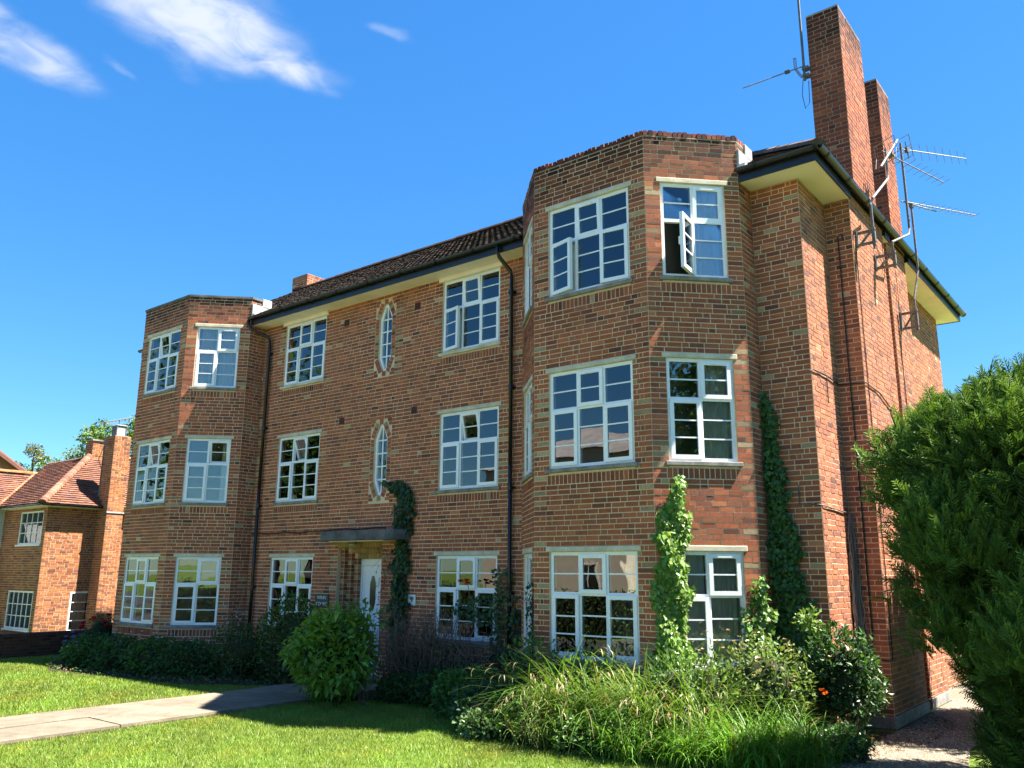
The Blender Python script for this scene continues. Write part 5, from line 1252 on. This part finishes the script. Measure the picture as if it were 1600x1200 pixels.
mb = MB(); mb.tube([(-5.7, -.1, 0), (-5.65, -.12, 1.0), (-5.9, -.13, 1.55), (-6.3, -.16, 1.62), (-6.36, -.2, 1.93)], .008, 4); mb.build('cane', 'bark', t)
ivy('narrow ivy strip climbing the near edge of the side bay window by the downpipe', TRl, [(.3, 1.28, 1.52), (1.2, 1.32, 1.50), (2.0, 1.36, 1.47)], 260, .07, (.035, .095, .02), .07, k=6)
ivy('low ivy at the foot of the middle downpipe', TA, [(.2, -5.5, -5.0), (.8, -5.42, -5.08), (1.5, -5.38, -5.2)], 380, .075, (.03, .085, .02), .12, k=7)
t = thing('dead_vine', 'bare grey dead vine stems climbing the side wall into the chimney breast corner', 'vine', (.1, 1.1, 0))
mb = MB()
for i in range(60):
    z0 = rng.uniform(0, 1.4); z1 = z0+rng.uniform(.8, 3.2)*(1 if i < 45 else .5); z1 = min(z1, 4.4 if i % 6 == 0 else 3.0); pts = []
    on_side = i % 3 != 2; w0 = .16*math.exp(-z0*.2); f0 = rng.random()
    for z in np.linspace(z0, z1, 8):
        w = (.34*math.exp(-z*.55)+.05)*f0+rng.normal()*.012
        w *= 1+.35*math.sin(z*3+i); pts.append((.02+rng.uniform(0, .04), 1.17-w, z) if on_side else (.03+w*.55, 1.17-rng.uniform(0, .03), z))
    mb.tube(pts, [.008]*5+[.006, .004, .003], 3, A([.26, .22, .19])*rng.uniform(.5, 1.4), False)
mb.build('stems', 'twig', t, 'stuff')

# ---- conifers by the gravel path
def fronds(P, D, Nn, size, col, tip, bright):
    """fan shaped sprays: a bent axis with side shoots; returns V (m,4,3), C (m,3)"""
    n = len(P); D = unit(D); S = unit(np.cross(D, Nn)); Nn = np.cross(S, D); VV, CC = [], []
    tt = [(0, .0, 1)]
    for i in range(7):
        f = .10+.80*i/6
        for sgn in (-1, 1):
            tt.append((f, sgn, .52*(1-.62*f)))
    for f, sgn, ln in tt:
        if sgn == 0: b, d, L_, w = P, D, size*1.0, size*.07
        else:
            b = P+D*(size*f)[:, None]-Nn*(size*.22*f*f)[:, None]; d = unit(D*.78+S*sgn*.72-Nn*(.10+.25*f)+rng.normal(size=(n, 3))*.09); L_, w = size*ln*rng.uniform(.75, 1.2, n), size*.062
        VV.append(leaf_arrays(b, d, Nn+rng.normal(size=(n, 3))*.25, L_, w, .1, .16))
        g = np.clip(bright*(.35+.75*f), 0, 1)[:, None]; CC.append((A(col)*(1-g)+A(tip)*g)*rng.uniform(.75, 1.25, (n, 1)))
    return np.concatenate(VV), np.concatenate(CC)
def conifer(label, x, y, prof, n, seed, lumps=.10, size=.19, sq=1.0, masses=()):
    t = thing('conifer', label, 'conifer', (x, y, 0), None)
    z_ = [p[0] for p in prof]; r0 = [p[1] for p in prof]
    def surf(a, z): 
        D = np.c_[np.cos(a), np.sin(a), (z-1.5)*.7]
        return np.interp(z, z_, r0)*(1+lumps*noise_dir(D, seed, 2.6)+.075*noise_dir(D, seed+1, 7))
    z = rng.uniform(z_[0], z_[-1], n*3); pr = np.interp(z, z_, r0)/max(r0); kk = rng.random(n*3) < pr+.06; z = z[kk][:n]; n = len(z); a = rng.uniform(0, 6.28, n)
    r = surf(a, z); q = rng.uniform(.80, 1.04, n); slope = -(np.interp(z+.15, z_, r0)-np.interp(z-.15, z_, r0))/.3
    O = unit(np.c_[np.cos(a), np.sin(a), slope*.8]); Pn = np.c_[x+np.cos(a)*r*q, y+np.sin(a)*r*q*sq, z+rng.normal(size=n)*.03]
    tang = np.c_[-np.sin(a), np.cos(a), np.zeros(n)]
    D = O*.62+A([0, 0, .42])+tang*rng.normal(size=(n, 1))*.45+rng.normal(size=(n, 3))*.16; Nn = O*.7+A([0, 0, .35])+rng.normal(size=(n, 3))*.3
    tall = rng.random(n) < .12; D[tall] += A([0, 0, .5]); sz = size*rng.uniform(.6, 1.3, n); sz[tall] *= 1.35
    bright = np.clip(.18+.5*(noise_dir(Pn-A([x, y, 2]), seed+9, 1.9))+.35*rng.random(n)+.2*(q-.95)*8*.3, 0, 1)
    V, C_ = fronds(Pn, D, Nn, sz, (.034, .080, .016), (.17, .285, .036), bright)
    for (mx_, my_, mz_, mr_, mn_) in masses:      # branch masses standing proud of the crown
        Dm = unit(rng.normal(size=(mn_, 3))*A([1, 1, 1.25])); Dm[:, 2] = np.abs(Dm[:, 2])*1.3-.45; Dm = unit(Dm)
        Pm = A([mx_, my_, mz_])+Dm*(mr_*rng.uniform(.35, 1.05, mn_)*(1+.25*noise_dir(Dm, int(mz_*100), 4)))[:, None]
        dm = Dm*.6+A([0, 0, .6])+rng.normal(size=(mn_, 3))*.2; br = np.clip(.15+.6*(Dm[:, 2]*.5+.3)+.4*rng.random(mn_), 0, 1)
        V2, C2 = fronds(Pm, dm, Dm*.8+A([0, 0, .2])+rng.normal(size=(mn_, 3))*.3, size*rng.uniform(.6, 1.15, mn_), (.034, .082, .016), (.17, .28, .04), br)
        V, C_ = np.concatenate([V, V2]), np.concatenate([C_, C2])
    leaf_obj('foliage', V, C_, t, 'leafd')
    n1, n2 = 30, 22; Vc = []
    zz = np.linspace(max(.25, z_[0]), z_[-1]-.25, n2)
    for zi in zz:
        aa = np.linspace(0, 2*math.pi, n1, endpoint=False); rr = surf(aa, np.full(n1, zi))*.86; Vc.append(np.c_[x+np.cos(aa)*rr, y+np.sin(aa)*rr*sq, np.full(n1, zi)])
    Vc = np.concatenate(Vc); F = [(i*n1+j, i*n1+(j+1) % n1, (i+1)*n1+(j+1) % n1, (i+1)*n1+j) for i in range(n2-1) for j in range(n1)]
    Vc = np.r_[Vc, [[x, y, zz[0]], [x, y, zz[-1]]]]; nb = len(Vc); F3 = [(j, (j+1) % n1, nb-2, nb-2) for j in range(n1)]
    mb = MB().add(Vc, F+[((n2-1)*n1+j, (n2-1)*n1+(j+1) % n1, nb-1) for j in range(n1)]+[((j+1) % n1, j, nb-2) for j in range(n1)]); mb.build('shade_core', 'core', t)  # solid dark core blocks light, its colour stands for the crown's inner shade
    mb = MB(); mb.tube([(x, y, 0), (x+.03, y, .6), (x, y, z_[-1]*.7)], [.14, .12, .05], 8); mb.build('trunk', 'bark', t)
    return t
CP = [(.05, 1.25), (.8, 1.45), (1.5, 1.68), (2.3, 1.98), (2.9, 2.10), (3.3, 2.06), (3.6, 1.84), (3.85, 1.42), (4.05, .8), (4.15, .05)]
conifer('large dense green conifer overhanging the gravel path at the right edge', 3.58, -1.9, CP, 18000, 3, masses=[(2.35, -3.55, 2.35, .52, 1500), (2.3, -2.9, 3.3, .40, 900), (1.75, -2.1, 3.0, .40, 700), (2.85, -3.5, 3.2, .42, 1000), (3.0, -3.9, 1.5, .5, 1000), (2.2, -3.1, 1.5, .38, 400), (1.85, -1.5, 3.55, .33, 350)])
conifer('second conifer behind the large one beside the chimney breasts', 2.6, 2.75, [(.05, 1.15), (1, 1.4), (2, 1.6), (2.8, 1.65), (3.5, 1.5), (3.95, 1.1), (4.25, .6), (4.5, .05)], 6500, 14, sq=1.1)

# ---- trees
def tree(label, x, y, z0, h, cr, n, Ln, col, k, name='broadleaf_tree', tip=None, clumps=9, dens=.42, group=None):
    t = thing(name, label, 'tree', (x, y, z0), group)
    mb = MB(); mb.tube([(x, y, z0), (x+.1, y, z0+h*.3), (x-.05, y+.1, z0+h*.6), (x, y, z0+h*.85)], [h*.024, h*.019, h*.012, h*.004], 8)
    Vs, Cs = [], []
    for i in range(clumps):
        a = 2.4*i+rng.uniform(-.3, .3); f = (i+.5)/clumps; zc = z0+h*(.36+.54*f); rr = cr*(1-.55*abs(f-.35))*rng.uniform(.35, .8) if i < clumps-1 else 0
        c = A([x+math.cos(a)*rr, y+math.sin(a)*rr, zc]); rad = cr*dens*rng.uniform(.8, 1.25)
        mb.tube([(x, y, z0+h*(.25+.4*f)), ((x+c[0])/2, (y+c[1])/2, (zc+z0+h*(.3+.4*f))/2), tuple(c)], [h*.010, h*.006, h*.002], 5)
        m_ = n//clumps; D = unit(rng.normal(size=(m_, 3))); q = rng.random(m_)**(1/2.6); P = c+D*(rad*q*(1+.3*noise_dir(D, k+i)))[:, None]*A([1, 1, .8])
        dv_ = unit(D*.5+rng.normal(size=(m_, 3))*.8+A([0, 0, -.15])); V = leaf_arrays(P, dv_, D*.6+A([0, 0, .8])+rng.normal(size=(m_, 3))*.5, Ln*rng.uniform(.6, 1.3, m_), Ln*.6*rng.uniform(.6, 1.3, m_))
        cc = A(col)[None]*rng.uniform(.65, 1.35, (m_, 1))*rng.uniform(.8, 1.2)
        if tip is not None: s = rng.random(m_) < .3; cc[s] = A(tip)*rng.uniform(.7, 1.2, (s.sum(), 1))
        Vs.append(V); Cs.append(cc)
    mb.build('trunk', 'bark', t); leaf_obj('crown', np.concatenate(Vs), np.concatenate(Cs), t, 'leafd')
    return t
tree('airy grey green birch beyond the far left roofs, left of the pair', -52, 10.3, 0, 10.8, 1.7, 2600, .20, (.16, .20, .10), 200, 'birch_tree', clumps=10, dens=.36)
tree('airy grey green birch beyond the far left roofs, right of the pair', -51.3, 12.6, 0, 10.6, 1.9, 2800, .20, (.15, .21, .08), 210, 'birch_tree', clumps=10, dens=.38)
tree('green tree showing beside the ridge chimney of the orange brick house', -44, 10.6, 0, 11.3, 2.0, 4200, .22, (.085, .16, .03), 220, tip=(.16, .22, .05), clumps=12)
tree('bright green tree behind the tall chimney of the orange brick house', -40, 10.9, 0, 11.2, 1.9, 4000, .22, (.11, .19, .03), 230, tip=(.19, .25, .05), clumps=12)
tree('low bushy green tree just above the ridge of the orange brick house', -45, 8.6, 0, 8.8, 1.7, 2600, .2, (.09, .18, .03), 240, clumps=9)
# what the windows mirror: trees, hedge, a cream house across the road
OT = 'trees across the road mirrored in the windows'
for i, (x, y, h, cr, lab) in enumerate([(-33, -15, 13.5, 4.2, 'tall tree opposite the left bay, seen only mirrored in its windows'), (-40, -23, 15, 5, 'tall tree across the road, seen mirrored in the windows beside the left bay'), (-47, -13, 14, 5, 'broad tree far left across the road, seen mirrored in the left windows'),
                                        (17, -8.5, 12.0, 4.0, 'dark tree right of the lawn, seen mirrored in the angled windows of the right bay'), (22, -13, 9, 4, 'bushy tree right of the garden, seen mirrored in the angled windows'), (-3, -33, 6.5, 2.5, 'small tree across the road, seen mirrored in the bay front window')]):
    tree(lab, x, y, 0, h, cr, 5200, .42, (.055, .115, .02), 300+7*i, clumps=16, dens=.5, tip=(.10, .18, .03))
CH = thing('cream_house', 'cream rendered house across the road, seen mirrored in the ground floor windows', 'house', (-24, -36, 0))
mb = MB(); mb.box(-35, -12, -44, -34, 0, 9.4); mb.build('wall', 'render', CH)
mb = MB(); mb.add([(-35.5, -44.5, 9.39), (-11.5, -44.5, 9.39), (-11.5, -33.5, 9.39), (-35.5, -33.5, 9.39), (-31, -39, 11.6), (-16, -39, 11.6)], [(0, 1, 5, 4), (1, 2, 5), (2, 3, 4, 5), (3, 0, 4), (3, 2, 1, 0)], (.35, .32, .30)); mb.build('roof', 'tile', CH)
for x in (-32, -28, -24, -20, -16):
    for z in (1.0, 4.0, 6.9):
        MB().box(x-.7, x+.7, -34.01, -33.96, z, z+1.5).build('window', 'doorglass', CH); m = MB(); m.box(x-.78, x-.7, -34, -33.93, z-.08, z+1.58); m.box(x+.7, x+.78, -34, -33.93, z-.08, z+1.58); m.box(x-.7, x+.7, -34, -33.93, z+1.5, z+1.58); m.box(x-.7, x+.7, -34, -33.93, z-.08, z); m.box(x-.03, x+.03, -33.96, -33.93, z, z+1.5); m.build('window_frame', 'paint', CH)
t = thing('hedge', 'clipped hedge along the road side of the garden, seen mirrored in the ground floor windows', 'hedge', (-15, -15.6, 0))
mb = MB(); mb.box(-40, -1, -16.2, -15.2, 0, 1.45); mb.build('shade_core', 'core', t)  # dark box as painted shade behind the hedge leaves
n = 9000; P = np.c_[rng.uniform(-40, -1, n), -15.7+rng.uniform(-.6, .6, n), rng.uniform(.05, 1.6, n)]; P[:n//2, 1] = -15.15+rng.normal(size=n//2)*.06
leaf_obj('foliage', leaf_arrays(P, rng.normal(size=(n, 3))+A([0, .4, .3]), rng.normal(size=(n, 3))+A([0, .8, .6]), rng.uniform(.08, .16, n), rng.uniform(.05, .1, n)), A([.05, .11, .02])*rng.uniform(.6, 1.5, (n, 1)), t, 'leafd')
